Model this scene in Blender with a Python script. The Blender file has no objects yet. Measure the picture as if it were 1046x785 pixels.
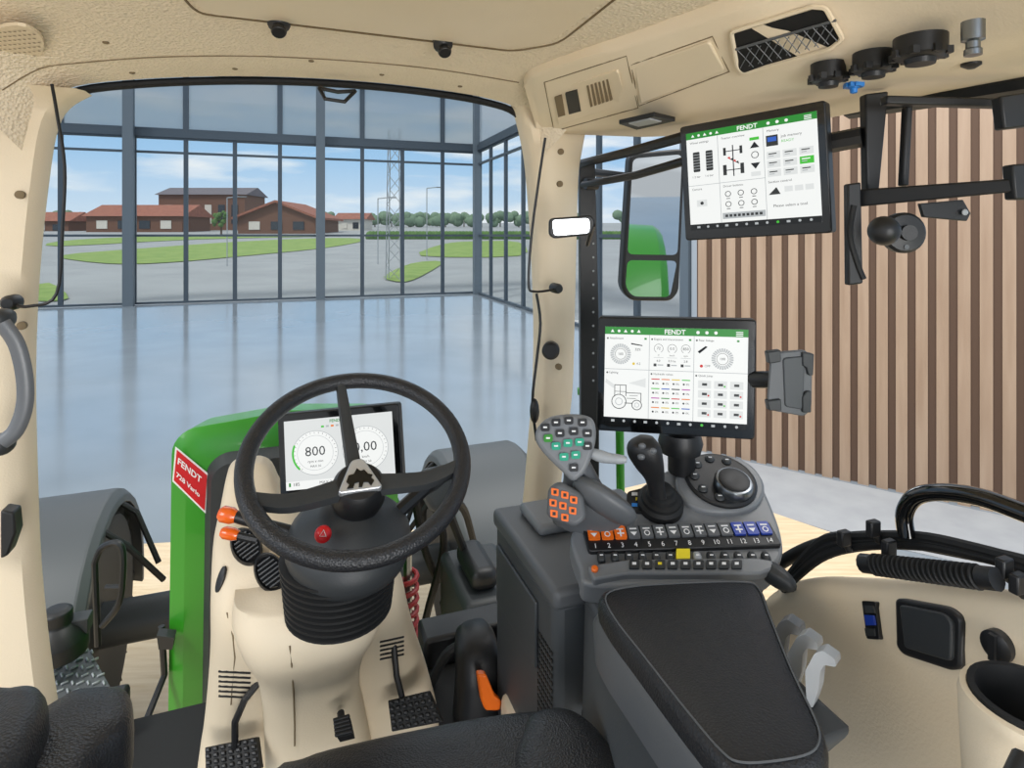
import bpy, math, random, bmesh
from mathutils import Vector, Matrix
from mathutils.bvhtree import BVHTree
random.seed(7)
F=620.0; CX=523.0; HY=240.0; ZC=2.75
TH=math.radians(20)
fx,fy=-math.sin(TH),math.cos(TH)
rx,ry=math.cos(TH),math.sin(TH)
CAM=Vector((0,0,ZC)); FW=Vector((fx,fy,0)); RT=Vector((rx,ry,0)); UP=Vector((0,0,1))
SC=bpy.context.scene; COL=SC.collection
SC.view_settings.view_transform='Standard'
cam=bpy.data.cameras.new('cam'); co=bpy.data.objects.new('camera',cam); COL.objects.link(co); co.location=CAM; co.rotation_euler=(math.radians(90),0,0)
cam.sensor_width=36; cam.lens=F/1046*36; cam.shift_y=(HY-392.5)/1046; cam.clip_start=0.03; cam.clip_end=2000
SC.camera=co
def ray(px,py): return Vector(((px-CX)/F,1.0,-(py-HY)/F))
def W(px,py,t): return CAM+ray(px,py)*t
def V(px,py,v):
    d=ray(px,py); return CAM+d*(v/(d.x*fx+d.y*fy))
def U(px,py,u):
    d=ray(px,py); return CAM+d*(u/(d.x*rx+d.y*ry))
def Zp(px,py,z):
    d=ray(px,py); return CAM+d*((z-ZC)/d.z)
def PL(px,py,p0,n):
    d=ray(px,py); return CAM+d*((p0-CAM).dot(n)/d.dot(n))
def C(u,v,z): return RT*u+FW*v+UP*z
def bvh(mb): return BVHTree.FromPolygons([tuple(v) for v in mb.v],mb.f)
def hit(b,px,py,off=0.0):
    d=ray(px,py).normalized(); loc,n,_,_=b.ray_cast(CAM,d)
    if loc is None:
        loc,n,_,_=b.find_nearest(W(px,py,1.2))
    if n.dot(d)>0: n=-n
    return loc+n*off,n

# ---------------------------------------------------------------- materials
def lin(h):
    h=h.lstrip('#'); o=[]
    for i in (0,2,4):
        c=int(h[i:i+2],16)/255.0
        o.append(c/12.92 if c<=0.04045 else ((c+0.055)/1.055)**2.4)
    return (o[0],o[1],o[2],1)
def mat(name,hexc,rough=0.5,metal=0.0,bump=None,var=None,emit=0.0,coat=0.0,spec=None):
    m=bpy.data.materials.new(name); m.use_nodes=True
    nt=m.node_tree; b=nt.nodes['Principled BSDF']
    col=lin(hexc)
    b.inputs['Base Color'].default_value=col
    b.inputs['Roughness'].default_value=rough
    b.inputs['Metallic'].default_value=metal
    if spec is not None: b.inputs['Specular IOR Level'].default_value=spec
    if coat: b.inputs['Coat Weight'].default_value=coat
    if emit:
        b.inputs['Base Color'].default_value=(0.01,0.01,0.01,1)
        b.inputs['Emission Color'].default_value=col; b.inputs['Emission Strength'].default_value=emit
    if bump:
        kind,sc,st,dist=bump
        tc=nt.nodes.new('ShaderNodeTexCoord')
        if kind=='n':
            t=nt.nodes.new('ShaderNodeTexNoise'); t.inputs['Detail'].default_value=2; out=t.outputs['Fac']
        else:
            t=nt.nodes.new('ShaderNodeTexVoronoi'); out=t.outputs['Distance']
        t.inputs['Scale'].default_value=sc
        nt.links.new(tc.outputs['Object'],t.inputs['Vector'])
        bp=nt.nodes.new('ShaderNodeBump'); bp.inputs['Strength'].default_value=st; bp.inputs['Distance'].default_value=dist
        nt.links.new(out,bp.inputs['Height']); nt.links.new(bp.outputs['Normal'],b.inputs['Normal'])
    if var:
        hex2,sc,det=var
        tc=nt.nodes.new('ShaderNodeTexCoord')
        t=nt.nodes.new('ShaderNodeTexNoise'); t.inputs['Scale'].default_value=sc; t.inputs['Detail'].default_value=det
        nt.links.new(tc.outputs['Object'],t.inputs['Vector'])
        r=nt.nodes.new('ShaderNodeValToRGB'); r.color_ramp.elements[0].color=col; r.color_ramp.elements[1].color=lin(hex2)
        r.color_ramp.elements[0].position=0.35; r.color_ramp.elements[1].position=0.65
        nt.links.new(t.outputs['Fac'],r.inputs['Fac']); nt.links.new(r.outputs['Color'],b.inputs['Base Color'])
    return m
BEIGE=mat('beige_trim','#E4D5BB',0.55,bump=('n',260,0.2,0.002),var=('#DFCFB3',3,2))
BEIGER=mat('beige_headliner','#E8DAC2',0.85,bump=('v',150,0.8,0.004))
BEIGED=mat('beige_shadow_gap','#7A6A50',0.8)
BLACK=mat('black_plastic','#17181A',0.45,bump=('n',300,0.15,0.001))
DARK=mat('dark_grey_plastic','#2E3133',0.5,bump=('n',300,0.2,0.001))
CGREY=mat('console_grey','#43474A',0.5,bump=('n',300,0.2,0.001))
GREY=mat('grey_plastic','#585B5E',0.45,bump=('n',300,0.15,0.001))
MGREY=mat('mid_grey_plastic','#75787B',0.42)
LGREY=mat('light_grey_plastic','#9DA1A4',0.4)
LEATH=mat('black_leather','#202124',0.42,bump=('v',330,0.55,0.0015))
RUB=mat('rubber','#0E0F10',0.65)
GLOSS=mat('gloss_black','#08090A',0.12,coat=0.5)
STEEL=mat('brushed_metal','#8C9196',0.3,metal=1.0)
SILV=mat('silver','#C8CACC',0.3,metal=0.6)
GREEN=mat('green_paint','#2A8418',0.38,coat=0.25)
GREEND=mat('green_paint_dark','#1E5F17',0.4)
RED=mat('red_plastic','#C8141C',0.35)
DRED=mat('dark_red_paint','#8A1A1E',0.5)
ORANGE=mat('orange_plastic','#F0701A',0.4)
AMBER=mat('amber_lens','#E8641A',0.2,coat=0.5)
YEL=mat('yellow_plastic','#E8D424',0.4)
BLUE=mat('blue_plastic','#1A3A9A',0.4)
BLUEL=mat('bright_blue_plastic','#2A7FD0',0.35)
TEAL=mat('teal_button','#169A7A',0.4)
WHITE=mat('white_print','#E8E8E8',0.5)
FRAME=mat('window_steel','#47525C',0.45,metal=0.2)
FRAMEL=mat('column_steel','#616C75',0.5)
CHROME=mat('mirror_glass','#D8DEE2',0.02,metal=1.0)
SW=mat('scr_white','#F2F4F2',emit=1.0); SK=mat('scr_black','#0C0E10',0.15); SG=mat('scr_green','#1F8F2E',emit=0.9)
SGR=mat('scr_grey','#B9BEC0',emit=0.9); SD=mat('scr_dark','#33383B',emit=0.6); SR=mat('scr_red','#D62020',emit=0.9)
SLG=mat('scr_ltgrey','#DDE0DF',emit=1.0); SB=mat('scr_blue','#2A62C8',emit=0.9); SY=mat('scr_yellow','#E8C81E',emit=0.9); SM=mat('scr_magenta','#C03AB0',emit=0.9)
SOR=mat('scr_orange','#F08020',emit=0.9); SLIM=mat('scr_lime','#45C83A',emit=0.9)
def glass(name,tint,fac,rough=0.0,diff=None):
    m=bpy.data.materials.new(name); m.use_nodes=True; nt=m.node_tree
    nt.nodes.clear(); o=nt.nodes.new('ShaderNodeOutputMaterial'); mx=nt.nodes.new('ShaderNodeMixShader')
    t=nt.nodes.new('ShaderNodeBsdfTransparent'); t.inputs['Color'].default_value=tint
    if diff: g=nt.nodes.new('ShaderNodeBsdfTranslucent'); g.inputs['Color'].default_value=lin(diff)
    else: g=nt.nodes.new('ShaderNodeBsdfGlossy'); g.inputs['Roughness'].default_value=rough
    mx.inputs['Fac'].default_value=fac
    nt.links.new(t.outputs[0],mx.inputs[1]); nt.links.new(g.outputs[0],mx.inputs[2]); nt.links.new(mx.outputs[0],o.inputs['Surface'])
    return m
GLASS=glass('clear_glass',(0.97,0.985,0.99,1),0.015,0.5)
FROST=glass('hazy_glass',(0.9,0.93,0.95,1),0.6,diff='#D0D6DA')
CABGL=glass('cab_glass',(0.985,0.99,0.985,1),0.0015,0.3)
def wood_mat(name,c1,c2,sc,rot):
    m=bpy.data.materials.new(name); m.use_nodes=True; nt=m.node_tree; b=nt.nodes['Principled BSDF']
    tc=nt.nodes.new('ShaderNodeTexCoord'); mp=nt.nodes.new('ShaderNodeMapping'); mp.inputs['Scale'].default_value=sc
    n=nt.nodes.new('ShaderNodeTexNoise'); n.inputs['Scale'].default_value=1; n.inputs['Detail'].default_value=5
    r=nt.nodes.new('ShaderNodeValToRGB'); r.color_ramp.elements[0].color=lin(c1); r.color_ramp.elements[1].color=lin(c2)
    r.color_ramp.elements[0].position=0.3; r.color_ramp.elements[1].position=0.7
    nt.links.new(tc.outputs['Object'],mp.inputs[0]); nt.links.new(mp.outputs[0],n.inputs['Vector']); nt.links.new(n.outputs['Fac'],r.inputs[0]); nt.links.new(r.outputs[0],b.inputs['Base Color'])
    b.inputs['Roughness'].default_value=rot
    return m
PINE=wood_mat('pine_boards','#E2CFB0','#D0B893',(3,30,3),0.45)
SLAT=wood_mat('oak_slats','#A48D78','#947C67',(12,12,1.0),0.55)
SLATB=mat('slat_backing','#5A4639',0.8)
def floor_mat():
    m=bpy.data.materials.new('polished_concrete'); m.use_nodes=True; nt=m.node_tree; b=nt.nodes['Principled BSDF']
    tc=nt.nodes.new('ShaderNodeTexCoord'); n=nt.nodes.new('ShaderNodeTexNoise'); n.inputs['Scale'].default_value=0.6; n.inputs['Detail'].default_value=6
    r=nt.nodes.new('ShaderNodeValToRGB'); r.color_ramp.elements[0].color=lin('#838D96'); r.color_ramp.elements[1].color=lin('#8F99A2')
    r.color_ramp.elements[0].position=0.3; r.color_ramp.elements[1].position=0.7
    r2=nt.nodes.new('ShaderNodeMapRange'); r2.inputs[3].default_value=0.09; r2.inputs[4].default_value=0.18
    nt.links.new(tc.outputs['Object'],n.inputs['Vector']); nt.links.new(n.outputs['Fac'],r.inputs[0]); nt.links.new(r.outputs[0],b.inputs['Base Color'])
    nt.links.new(n.outputs['Fac'],r2.inputs[0]); nt.links.new(r2.outputs[0],b.inputs['Roughness'])
    return m
FLOOR=floor_mat()
CARPET=mat('grey_carpet','#A3A6A9',0.9,var=('#9A9DA1',3,3))
ASPH=mat('asphalt','#A2A5A6',0.9,var=('#979A9B',0.3,4))
GRASS=mat('grass','#8EA456',0.95,var=('#789546',0.8,5))
WALLG=mat('grey_render','#A9B0B6',0.8)
TILE=mat('red_roof_tiles','#9E6550',0.85,var=('#8C5646',1.5,3))
BRICK=mat('brown_timber','#6F4C3A',0.8); PLAST=mat('plaster','#D5CEC2',0.8); DKROOF=mat('slate_roof','#686268',0.8); DWIN=mat('dark_panes','#2A323A',0.2)
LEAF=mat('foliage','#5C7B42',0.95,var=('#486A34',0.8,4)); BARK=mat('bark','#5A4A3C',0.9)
HAZE=mat('hazed_foliage','#71876F',0.95)  # aerial haze mixed into the leaf colour for the far trees

# ---------------------------------------------------------------- mesh builder
class MB:
    def __init__(s): s.v=[];s.f=[];s.m=[];s.mats=[]
    def mi(s,mt):
        if mt not in s.mats: s.mats.append(mt)
        return s.mats.index(mt)
    def add(s,vs,fs,mt):
        o=len(s.v); s.v+= [Vector(x) for x in vs]; k=s.mi(mt)
        for f in fs: s.f.append([i+o for i in f]); s.m.append(k)
        return s
    def prism(s,pts,ext,mt):
        n=len(pts); a=[Vector(p) for p in pts]; ext=Vector(ext)
        nn=Vector((0,0,0))
        for i in range(n): nn+= (a[i]-a[0]).cross(a[(i+1)%n]-a[0])
        if nn.dot(ext)>0: a=a[::-1]
        b=[p+ext for p in a]
        s.add(a+b,[list(range(n))],mt)
        o=len(s.v)-2*n; k=s.mi(mt)
        s.f.append([o+n+i for i in range(n)][::-1]); s.m.append(k)
        for i in range(n):
            j=(i+1)%n; s.f.append([o+i,o+n+i,o+n+j,o+j]); s.m.append(k)
        return s
    def box(s,c,ex,ey,ez,sx,sy,sz,mt):
        c=Vector(c); ex=Vector(ex).normalized()*sx/2; ey=Vector(ey).normalized()*sy/2; ez=Vector(ez).normalized()*sz/2
        return s.prism([c-ex-ey+ez,c+ex-ey+ez,c+ex+ey+ez,c-ex+ey+ez],-2*ez,mt)
    def abox(s,x0,x1,y0,y1,z0,z1,mt):
        return s.box(((x0+x1)/2,(y0+y1)/2,(z0+z1)/2),(1,0,0),(0,1,0),(0,0,1),x1-x0,y1-y0,z1-z0,mt)
    def cbox(s,u0,u1,v0,v1,z0,z1,mt):
        return s.box(C((u0+u1)/2,(v0+v1)/2,(z0+z1)/2),RT,FW,UP,u1-u0,v1-v0,z1-z0,mt)
    def loft(s,rings,mt,closed=True,caps=True):
        n=len(rings[0]); vs=[p for r in rings for p in r]; fs=[]
        for i in range(len(rings)-1):
            for j in range(n if closed else n-1):
                k=(j+1)%n; fs.append([i*n+j,i*n+k,(i+1)*n+k,(i+1)*n+j])
        if caps and closed:
            fs.append(list(range(n))[::-1]); fs.append([(len(rings)-1)*n+i for i in range(n)])
        return s.add(vs,fs,mt)
    def tube(s,path,r,mt,seg=10,closed=False,flat=1.0):
        P=[Vector(p) for p in path]; n=len(P); R=list(r) if isinstance(r,(list,tuple)) else [r]*n
        while len(R)<n: R.append(R[-1])
        T=[]
        for i in range(n):
            if closed: t=P[(i+1)%n]-P[i-1]
            else: t=P[min(i+1,n-1)]-P[max(i-1,0)]
            T.append(t.normalized())
        a=Vector((0,0,1)) if abs(T[0].z)<0.9 else Vector((1,0,0))
        x=(a-T[0]*a.dot(T[0])).normalized(); rings=[]
        for i in range(n):
            x=(x-T[i]*x.dot(T[i])).normalized(); y=T[i].cross(x)
            rings.append([P[i]+(x*math.cos(2*math.pi*k/seg)+y*math.sin(2*math.pi*k/seg)*flat)*R[i] for k in range(seg)])
        if closed: rings.append(rings[0]); return s.loft(rings,mt,caps=False)
        return s.loft(rings,mt)
    def lathe(s,c,ax,prof,mt,seg=28,xa=None,sy=1.0,caps=True):
        c=Vector(c); ax=Vector(ax).normalized()
        a=Vector(xa) if xa else (Vector((0,0,1)) if abs(ax.z)<0.9 else Vector((1,0,0)))
        x=(a-ax*a.dot(ax)).normalized(); y=ax.cross(x)
        rings=[[c+ax*h+(x*math.cos(2*math.pi*k/seg)+y*sy*math.sin(2*math.pi*k/seg))*max(r,1e-4) for k in range(seg)] for r,h in prof]
        return s.loft(rings,mt,caps=caps)
    def ell(s,c,ax,ay,az,mt,seg=20,rg=12,e=1.0):
        c=Vector(c);ax=Vector(ax);ay=Vector(ay);az=Vector(az); rings=[]
        def pw(x): return math.copysign(abs(x)**e,x)
        for i in range(rg+1):
            ph=-math.pi/2+math.pi*i/rg; cp=pw(max(math.cos(ph),1e-3)); sp=pw(math.sin(ph))
            rings.append([c+ax*cp*pw(math.cos(2*math.pi*k/seg))+ay*cp*pw(math.sin(2*math.pi*k/seg))+az*sp for k in range(seg)])
        return s.loft(rings,mt)
    def grid(s,rows,mt): return s.loft(rows,mt,closed=False,caps=False)
def spline(pts,n=8,closed=False):
    P=[Vector(p) for p in pts]; N=len(P); out=[]
    for i in range(N if closed else N-1):
        if closed: p0,p1,p2,p3=P[i-1],P[i],P[(i+1)%N],P[(i+2)%N]
        else: p0,p1,p2,p3=P[max(i-1,0)],P[i],P[i+1],P[min(i+2,N-1)]
        for k in range(n):
            t=k/n
            out.append(0.5*((2*p1)+(p2-p0)*t+(2*p0-5*p1+4*p2-p3)*t*t+(3*p1-p0-3*p2+p3)*t**3))
    if not closed: out.append(P[-1])
    return out
def sp2(pts,n=5,closed=True):
    return [(v.x,v.y) for v in spline([(a,b,0) for a,b in pts],n,closed)]
def roundpoly(pts,r,n=4):
    P=[Vector((a,b)) for a,b in pts]; out=[]; N=len(P)
    for i in range(N):
        p=P[i]; a=(P[i-1]-p); b=(P[(i+1)%N]-p); rr=min(r,a.length*0.45,b.length*0.45)
        A=p+a.normalized()*rr; B=p+b.normalized()*rr
        for k in range(n+1):
            t=k/n; q=(1-t)**2*A+2*t*(1-t)*p+t*t*B; out.append((q.x,q.y))
    return out
ORG={}
def fin(ob,label,category,kind,group):
    if label: ob['label']=label
    if category: ob['category']=category
    if kind: ob['kind']=kind
    if group: ob['group']=group
def make(mb,name,parent=None,bevel=0,seg=2,sub=0,label=None,category=None,kind=None,group=None,angle=38,tri=False):
    if not mb.v:
        print('EMPTY MESH',name); return None
    me=bpy.data.meshes.new(name)
    lo=Vector([min(v[i] for v in mb.v) for i in range(3)]); hi=Vector([max(v[i] for v in mb.v) for i in range(3)])
    c=(lo+hi)/2
    if parent is None and not kind=='structure': c.z=lo.z
    me.from_pydata([v-c for v in mb.v],[],mb.f)
    for m in mb.mats: me.materials.append(m)
    me.polygons.foreach_set('material_index',mb.m)
    me.polygons.foreach_set('use_smooth',[True]*len(mb.f)); me.update()
    bm=bmesh.new(); bm.from_mesh(me)
    if bevel or sub: bmesh.ops.remove_doubles(bm,verts=bm.verts,dist=1e-6)
    if not tri: bmesh.ops.recalc_face_normals(bm,faces=bm.faces)
    bm.to_mesh(me); bm.free()
    me.set_sharp_from_angle(angle=math.radians(angle))
    ob=bpy.data.objects.new(name,me); COL.objects.link(ob)
    ORG[ob.name]=c
    if parent is not None:
        ob.parent=parent; ob.location=c-ORG[parent.name]
    else: ob.location=c
    if bevel:
        m=ob.modifiers.new('b','BEVEL'); m.width=bevel; m.segments=seg; m.limit_method='ANGLE'; m.angle_limit=math.radians(32); m.use_clamp_overlap=True
    if sub:
        m=ob.modifiers.new('u','SUBSURF'); m.levels=sub; m.render_levels=sub
    fin(ob,label,category,kind,group)
    return ob
EMP=[]
def thing(name,label,category,group=None):
    ob=bpy.data.objects.new(name,None); COL.objects.link(ob); ob.empty_display_size=0.05
    ORG[ob.name]=Vector((0,0,0)); fin(ob,label,category,None,group); EMP.append(ob); return ob
class Fr:
    def __init__(s,tl,tr,bl,w,h):
        s.o=Vector(tl); s.ex=(Vector(tr)-s.o)/w; s.ey=(Vector(bl)-s.o)/h; s.w=w; s.h=h
        s.n=(s.ey.cross(s.ex)).normalized()
        if s.n.dot(CAM-s.o)<0: s.n=-s.n
    def p(s,x,y,l=0): return s.o+s.ex*x+s.ey*y+s.n*l
    def rect(s,mb,x,y,w,h,m,l=0.0004):
        mb.add([s.p(x,y,l),s.p(x,y+h,l),s.p(x+w,y+h,l),s.p(x+w,y,l)],[[0,1,2,3]],m)
    def poly(s,mb,pts,m,l=0.0004): mb.add([s.p(x,y,l) for x,y in pts],[list(range(len(pts)))],m)
    def circ(s,mb,x,y,r,m,l=0.0006,n=24): s.poly(mb,[(x+r*math.cos(2*math.pi*k/n),y+r*math.sin(2*math.pi*k/n)) for k in range(n)],m,l)
    def ring(s,mb,x,y,r,w,m,a0=0,a1=360,l=0.0008,n=28):
        vs=[];fs=[]
        for k in range(n+1):
            a=math.radians(a0+(a1-a0)*k/n)
            vs+=[s.p(x+r*math.cos(a),y+r*math.sin(a),l),s.p(x+(r-w)*math.cos(a),y+(r-w)*math.sin(a),l)]
        for k in range(n): fs.append([2*k,2*k+1,2*k+3,2*k+2])
        mb.add(vs,fs,m)
    def text(s,mb,t,x,y,size,m,l=0.001,al='LEFT',bold=False):
        cu=bpy.data.curves.new('t','FONT'); cu.body=t; cu.size=size*1.35; cu.align_x=al; cu.resolution_u=2
        if bold: cu.offset=size*0.03
        ob=bpy.data.objects.new('t',cu); COL.objects.link(ob)
        bpy.context.view_layer.update()
        me=bpy.data.meshes.new_from_object(ob.evaluated_get(bpy.context.evaluated_depsgraph_get()))
        mb.add([s.p(x+v.co.x,y-v.co.y,l) for v in me.vertices],[list(p.vertices) for p in me.polygons],m)
        bpy.data.objects.remove(ob); bpy.data.curves.remove(cu); bpy.data.meshes.remove(me)

# ================================================================ SETTING
A0=Vector((-14.9,23.7,0)); B0=Vector((-1.65,28.4,0)); E=(B0-A0).normalized(); G=Vector((E.y,-E.x,0))
def onwall(px):
    a=(px-CX)/F
    k=(A0.x-a*A0.y)/(a*E.y-E.x)
    return A0+E*k
wn=[0]
def facade_window(p,q,z0,z1,rails,gm,bar=0.08):
    wn[0]+=1
    d=(q-p); L=d.length; d.normalize(); nrm=Vector((d.y,-d.x,0)); mb=MB()
    def bx(a,b,za,zb,t=0.12): mb.box(p+d*(a+b)/2+UP*(za+zb)/2,d,nrm,UP,b-a,t,zb-za,FRAME)
    bx(0,bar,z0,z1); bx(L-bar,L,z0,z1); bx(bar,L-bar,z0,z0+bar); bx(bar,L-bar,z1-bar,z1)
    for r in rails: bx(bar,L-bar,r-0.045,r+0.045)
    o=make(mb,'window_%d'%wn[0],kind='structure')
    g=MB(); g.box(p+d*L/2+UP*(z0+z1)/2,d,nrm,UP,L-2*bar,0.015,z1-z0-2*bar,gm)
    make(g,'window_pane',parent=o)
bx=[-60,20,62,137,190,240,286,330,370,411,452,490]
for i in range(len(bx)-1):
    facade_window(onwall(bx[i]),onwall(bx[i+1]),0.02,6.62,[2.72,6.02],GLASS)
for i in range(0,len(bx)-1,2):
    facade_window(onwall(bx[i]),onwall(bx[min(i+2,len(bx)-1)]),6.88,9.3,[],FROST,0.10)
for i in range(8):
    facade_window(B0+G*(0.2+i*2.0),B0+G*(2.2+i*2.0),0.02,6.62,[2.72,6.02],GLASS)
facade_window(B0+G*0.2,B0+G*8.2,6.88,9.3,[],FROST,0.10)
facade_window(B0+G*8.2,B0+G*16.2,6.88,9.3,[],FROST,0.10)
tn=0
def trim(a,b,d,z0,z1,m):
    global tn; tn+=1
    mb=MB(); dd=(b-a).normalized(); mb.box((a+b)/2+UP*(z0+z1)/2,dd,Vector((dd.y,-dd.x,0)),UP,(b-a).length,d,z1-z0,m); make(mb,'trim_%d'%tn,kind='structure')
trim(onwall(-60),B0,0.25,6.62,6.88,FRAME); trim(B0,B0+G*16.3,0.25,6.62,6.88,FRAME)
trim(onwall(-60),B0,0.4,9.3,10.2,FRAMEL); trim(B0,B0+G*20,0.4,9.3,10.2,FRAMEL)
for px in (137,330,488):
    p=onwall(px)-Vector((0,0.35,0)); trim(p-E*0.18,p+E*0.18,0.3,0,9.3,FRAMEL)
p=B0+G*16.4; trim(p-E*0.2,p+E*0.2,0.3,0,9.3,FRAMEL)
mb=MB(); a=B0+G*16.6; b=B0+G*20; mb.box((a+b)/2+UP*4.65,G,E,UP,(b-a).length,0.3,9.3,WALLG); make(mb,'wall_right_end',kind='structure')
wl=onwall(-60)
mb=MB(); mb.add([wl,B0,B0+G*20,Vector((14,8,0)),Vector((14,-14,0)),Vector((-26,-14,0)),Vector((-32,18,0))],[[0,1,2,3,4,5,6]],FLOOR); make(mb,'floor',kind='structure')
sa=Vector((2.36,7.78,0)); sb=Vector((5.35,5.63,0)); sd=(sb-sa).normalized(); sn=Vector((sd.y,-sd.x,0))
if sn.dot(-sa)<0: sn=-sn
mb=MB(); L=(sb-sa).length
mb.box((sa+sb)/2-sn*0.08+UP*2.1,sd,sn,UP,L,0.1,4.2,SLATB)
x=0.03
while x<L-0.1:
    mb.box(sa+sd*(x+0.055)-sn*0.005+UP*2.1,sd,sn,UP,0.105,0.055,4.2,SLAT); x+=0.178
make(mb,'wall_slatted',kind='structure')
mb=MB(); c1=sa+sn*.1-sd*.6; c2=sb+sn*.1
mb.prism([Vector((c1.x,c1.y,0.012)),Vector((c2.x,c2.y,0.012)),Vector((5.2,4.2,0.012)),Vector((3.05,5.5,0.012)),Vector((1.5,7.0,0.012))],(0,0,-0.011),CARPET)
make(mb,'grey_carpet',label='flat grey carpet laid beside the slatted wall',category='carpet')
mb=MB(); mb.prism([Vector(q) for q in ((-7,4.9,0.05),(-0.5,5.6,0.05),(1.75,6.75,0.05),(2.95,5.45,0.05),(4.6,3.4,0.05),(5,-4,0.05),(-7,-4,0.05))],(0,0,-0.04),PINE)
make(mb,'timber_platform',bevel=0.004,label='pale pine board platform under the tractor',category='platform')

# ================================================================ OUTSIDE
SL=0.028
def gz(p): return -0.06+max(0,(p.y-26))*SL
def Gd(px,py,lift=0.0):
    d=ray(px,py)
    t=( -0.06-26*SL-ZC)/(d.z-SL)
    q=CAM+d*t; q.z+=lift; return q
mb=MB()
mb.add([(-70,20,-0.06),(60,20,-0.06),(60,26,-0.06),(-70,26,-0.06),(260,420,-0.06+394*SL),(-420,420,-0.06+394*SL)],[[0,1,2,3],[3,2,4,5]],ASPH)
make(mb,'asphalt_ground',kind='structure')  # sloping asphalt ground outdoors, not a floor
def lawn(pts,label):
    mb=MB(); mb.add([Gd(x,y,0.06) for x,y in sp2(pts,3)],[list(range(len(pts)*3))],GRASS); make(mb,'lawn_strip',label=label,category='grass',kind='stuff')
lawn([(60,262),(150,254),(250,247),(340,243.5),(372,246),(330,254),(250,262),(170,269),(110,270)],'curved strip of mown grass beside the road')
lawn([(392,284),(420,270),(452,268),(436,280),(414,289)],'small triangular patch of grass by the forecourt')
lawn([(430,262),(452,250),(486,247),(530,248),(530,262)],'grass verge in front of the hedge')
lawn([(20,300),(50,290),(70,306),(40,309)],'small corner of grass beside the glazing')
lawn([(60,247),(150,242),(330,240.5),(330,242),(200,245),(60,252)],'thin grass verge along the farm buildings')
def house(pl,pr,pb,pe,prd,d,wm,rm,dep,label,gable=False,wins=4):
    t=thing('farm_building',label,'building')
    a=W(pl,pb,d); b=W(pr,pb,d); ze=W(pl,pe,d).z; zr=W(pl,prd,d).z; z0=gz(a)-0.5
    mb=MB(); mb.abox(a.x,b.x,d,d+dep,z0,ze,wm)
    if gable:
        m=(a.x+b.x)/2
        mb.prism([(a.x,d,ze),(b.x,d,ze),(m,d,zr)],(0,dep,0),wm)
        make(mb,'building_wall',parent=t)
        r=MB(); o=1.0
        r.prism([(a.x-o,d-o,ze-0.5),(m,d-o,zr),(m,d-o,zr+0.5),(a.x-o,d-o,ze)],(0,dep+2*o,0),rm)
        r.prism([(b.x+o,d-o,ze-0.5),(m,d-o,zr),(m,d-o,zr+0.5),(b.x+o,d-o,ze)],(0,dep+2*o,0),rm)
    else:
        make(mb,'building_wall',parent=t)
        r=MB(); o=0.8
        r.prism([(a.x-o,d-o,ze),(a.x-o,d+dep+o,ze),(a.x-o,d+dep/2,zr)],(b.x-a.x+2*o,0,0),rm)
    make(r,'building_roof',parent=t)
    for i in range(wins):
        w=(b.x-a.x)/(wins+0.5); x=a.x+w*(i+0.5); h=ze-a.z
        m=MB(); m.abox(x,x+w*0.5,d-0.15,d+0.1,a.z+h*0.2,a.z+h*0.72,DWIN if (i%3) else PLAST); make(m,'building_window',parent=t)
house(88,186,237,221,208,150,BRICK,TILE,14,'long low timber barn with red tiled roof')
house(162,250,236,199,190,172,BRICK,DKROOF,14,'two storey brown building with a dark roof',wins=6)
house(243,322,238,222,207,135,BRICK,TILE,18,'brown timber barn with a red gabled roof',gable=True,wins=3)
house(343,372,236,224,217,170,PLAST,TILE,10,'small distant house with a red roof',wins=2)
house(30,70,238,226,216,160,BRICK,TILE,10,'low distant barn with a red roof',wins=2)
def tree(px,py,d,h,w,m,kindl):
    t=thing('tree',kindl,'tree',group='trees beyond the forecourt')
    b=W(px,py,d); b.z=gz(b)-0.3
    k=MB(); k.tube([b,b+UP*h*0.5],[0.25,0.15],BARK,6); make(k,'tree_trunk',parent=t)
    c=MB()
    for i in range(16):
        o=Vector((random.uniform(-w,w)*0.6,random.uniform(-1,1),h*random.uniform(0.35,0.85)))
        r=w*random.uniform(0.14,0.3); c.ell(b+o,(r,0,0),(0,r,0),(0,0,r*0.9),m,7,5)
    make(c,'tree_crown',parent=t)
for px,d,h,w in [(226,130,6,2.5),(330,195,6,5),(383,230,5,7),(400,240,6,7),(418,225,5,8),(436,240,6.5,7),(455,228,5.5,8),(474,240,6,7),(492,226,5,8),(511,238,6,7),(530,226,6,7),(548,240,6,7),(75,185,6,5),(600,250,7,8),(640,240,7,8),(50,200,6,6)]:
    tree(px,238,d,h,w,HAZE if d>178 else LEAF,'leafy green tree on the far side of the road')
mb=MB()
for i in range(90):
    p=W(378+i*3.4,240,100); p.z=gz(p)+0.5
    mb.ell(p,(0.8,0,0),(0,0.8,0),(0,0,0.9),LEAF,7,5)
make(mb,'hedge',label='low clipped green hedge along the verge',category='hedge',kind='stuff')
t=Gd(403,286); mb=MB(); hh=8.6; ww=0.42
cs=[Vector((sx*ww,sy*ww,0)) for sx,sy in ((-1,-1),(1,-1),(1,1),(-1,1))]
for i,c in enumerate(cs):
    mb.tube([t+c,t+c*0.7+UP*hh],0.03,LGREY,5)
    c2=cs[(i+1)%4]
    for k in range(10):
        z0=hh*k/10; z1=hh*(k+1)/10; s0=1-0.3*k/10; s1=1-0.3*(k+1)/10
        if k%2: mb.tube([t+c*s0+UP*z0,t+c2*s1+UP*z1],0.018,LGREY,4)
        else: mb.tube([t+c2*s0+UP*z0,t+c*s1+UP*z1],0.018,LGREY,4)
make(mb,'lattice_mast',label='tall pale steel lattice mast on the forecourt',category='mast')
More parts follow.
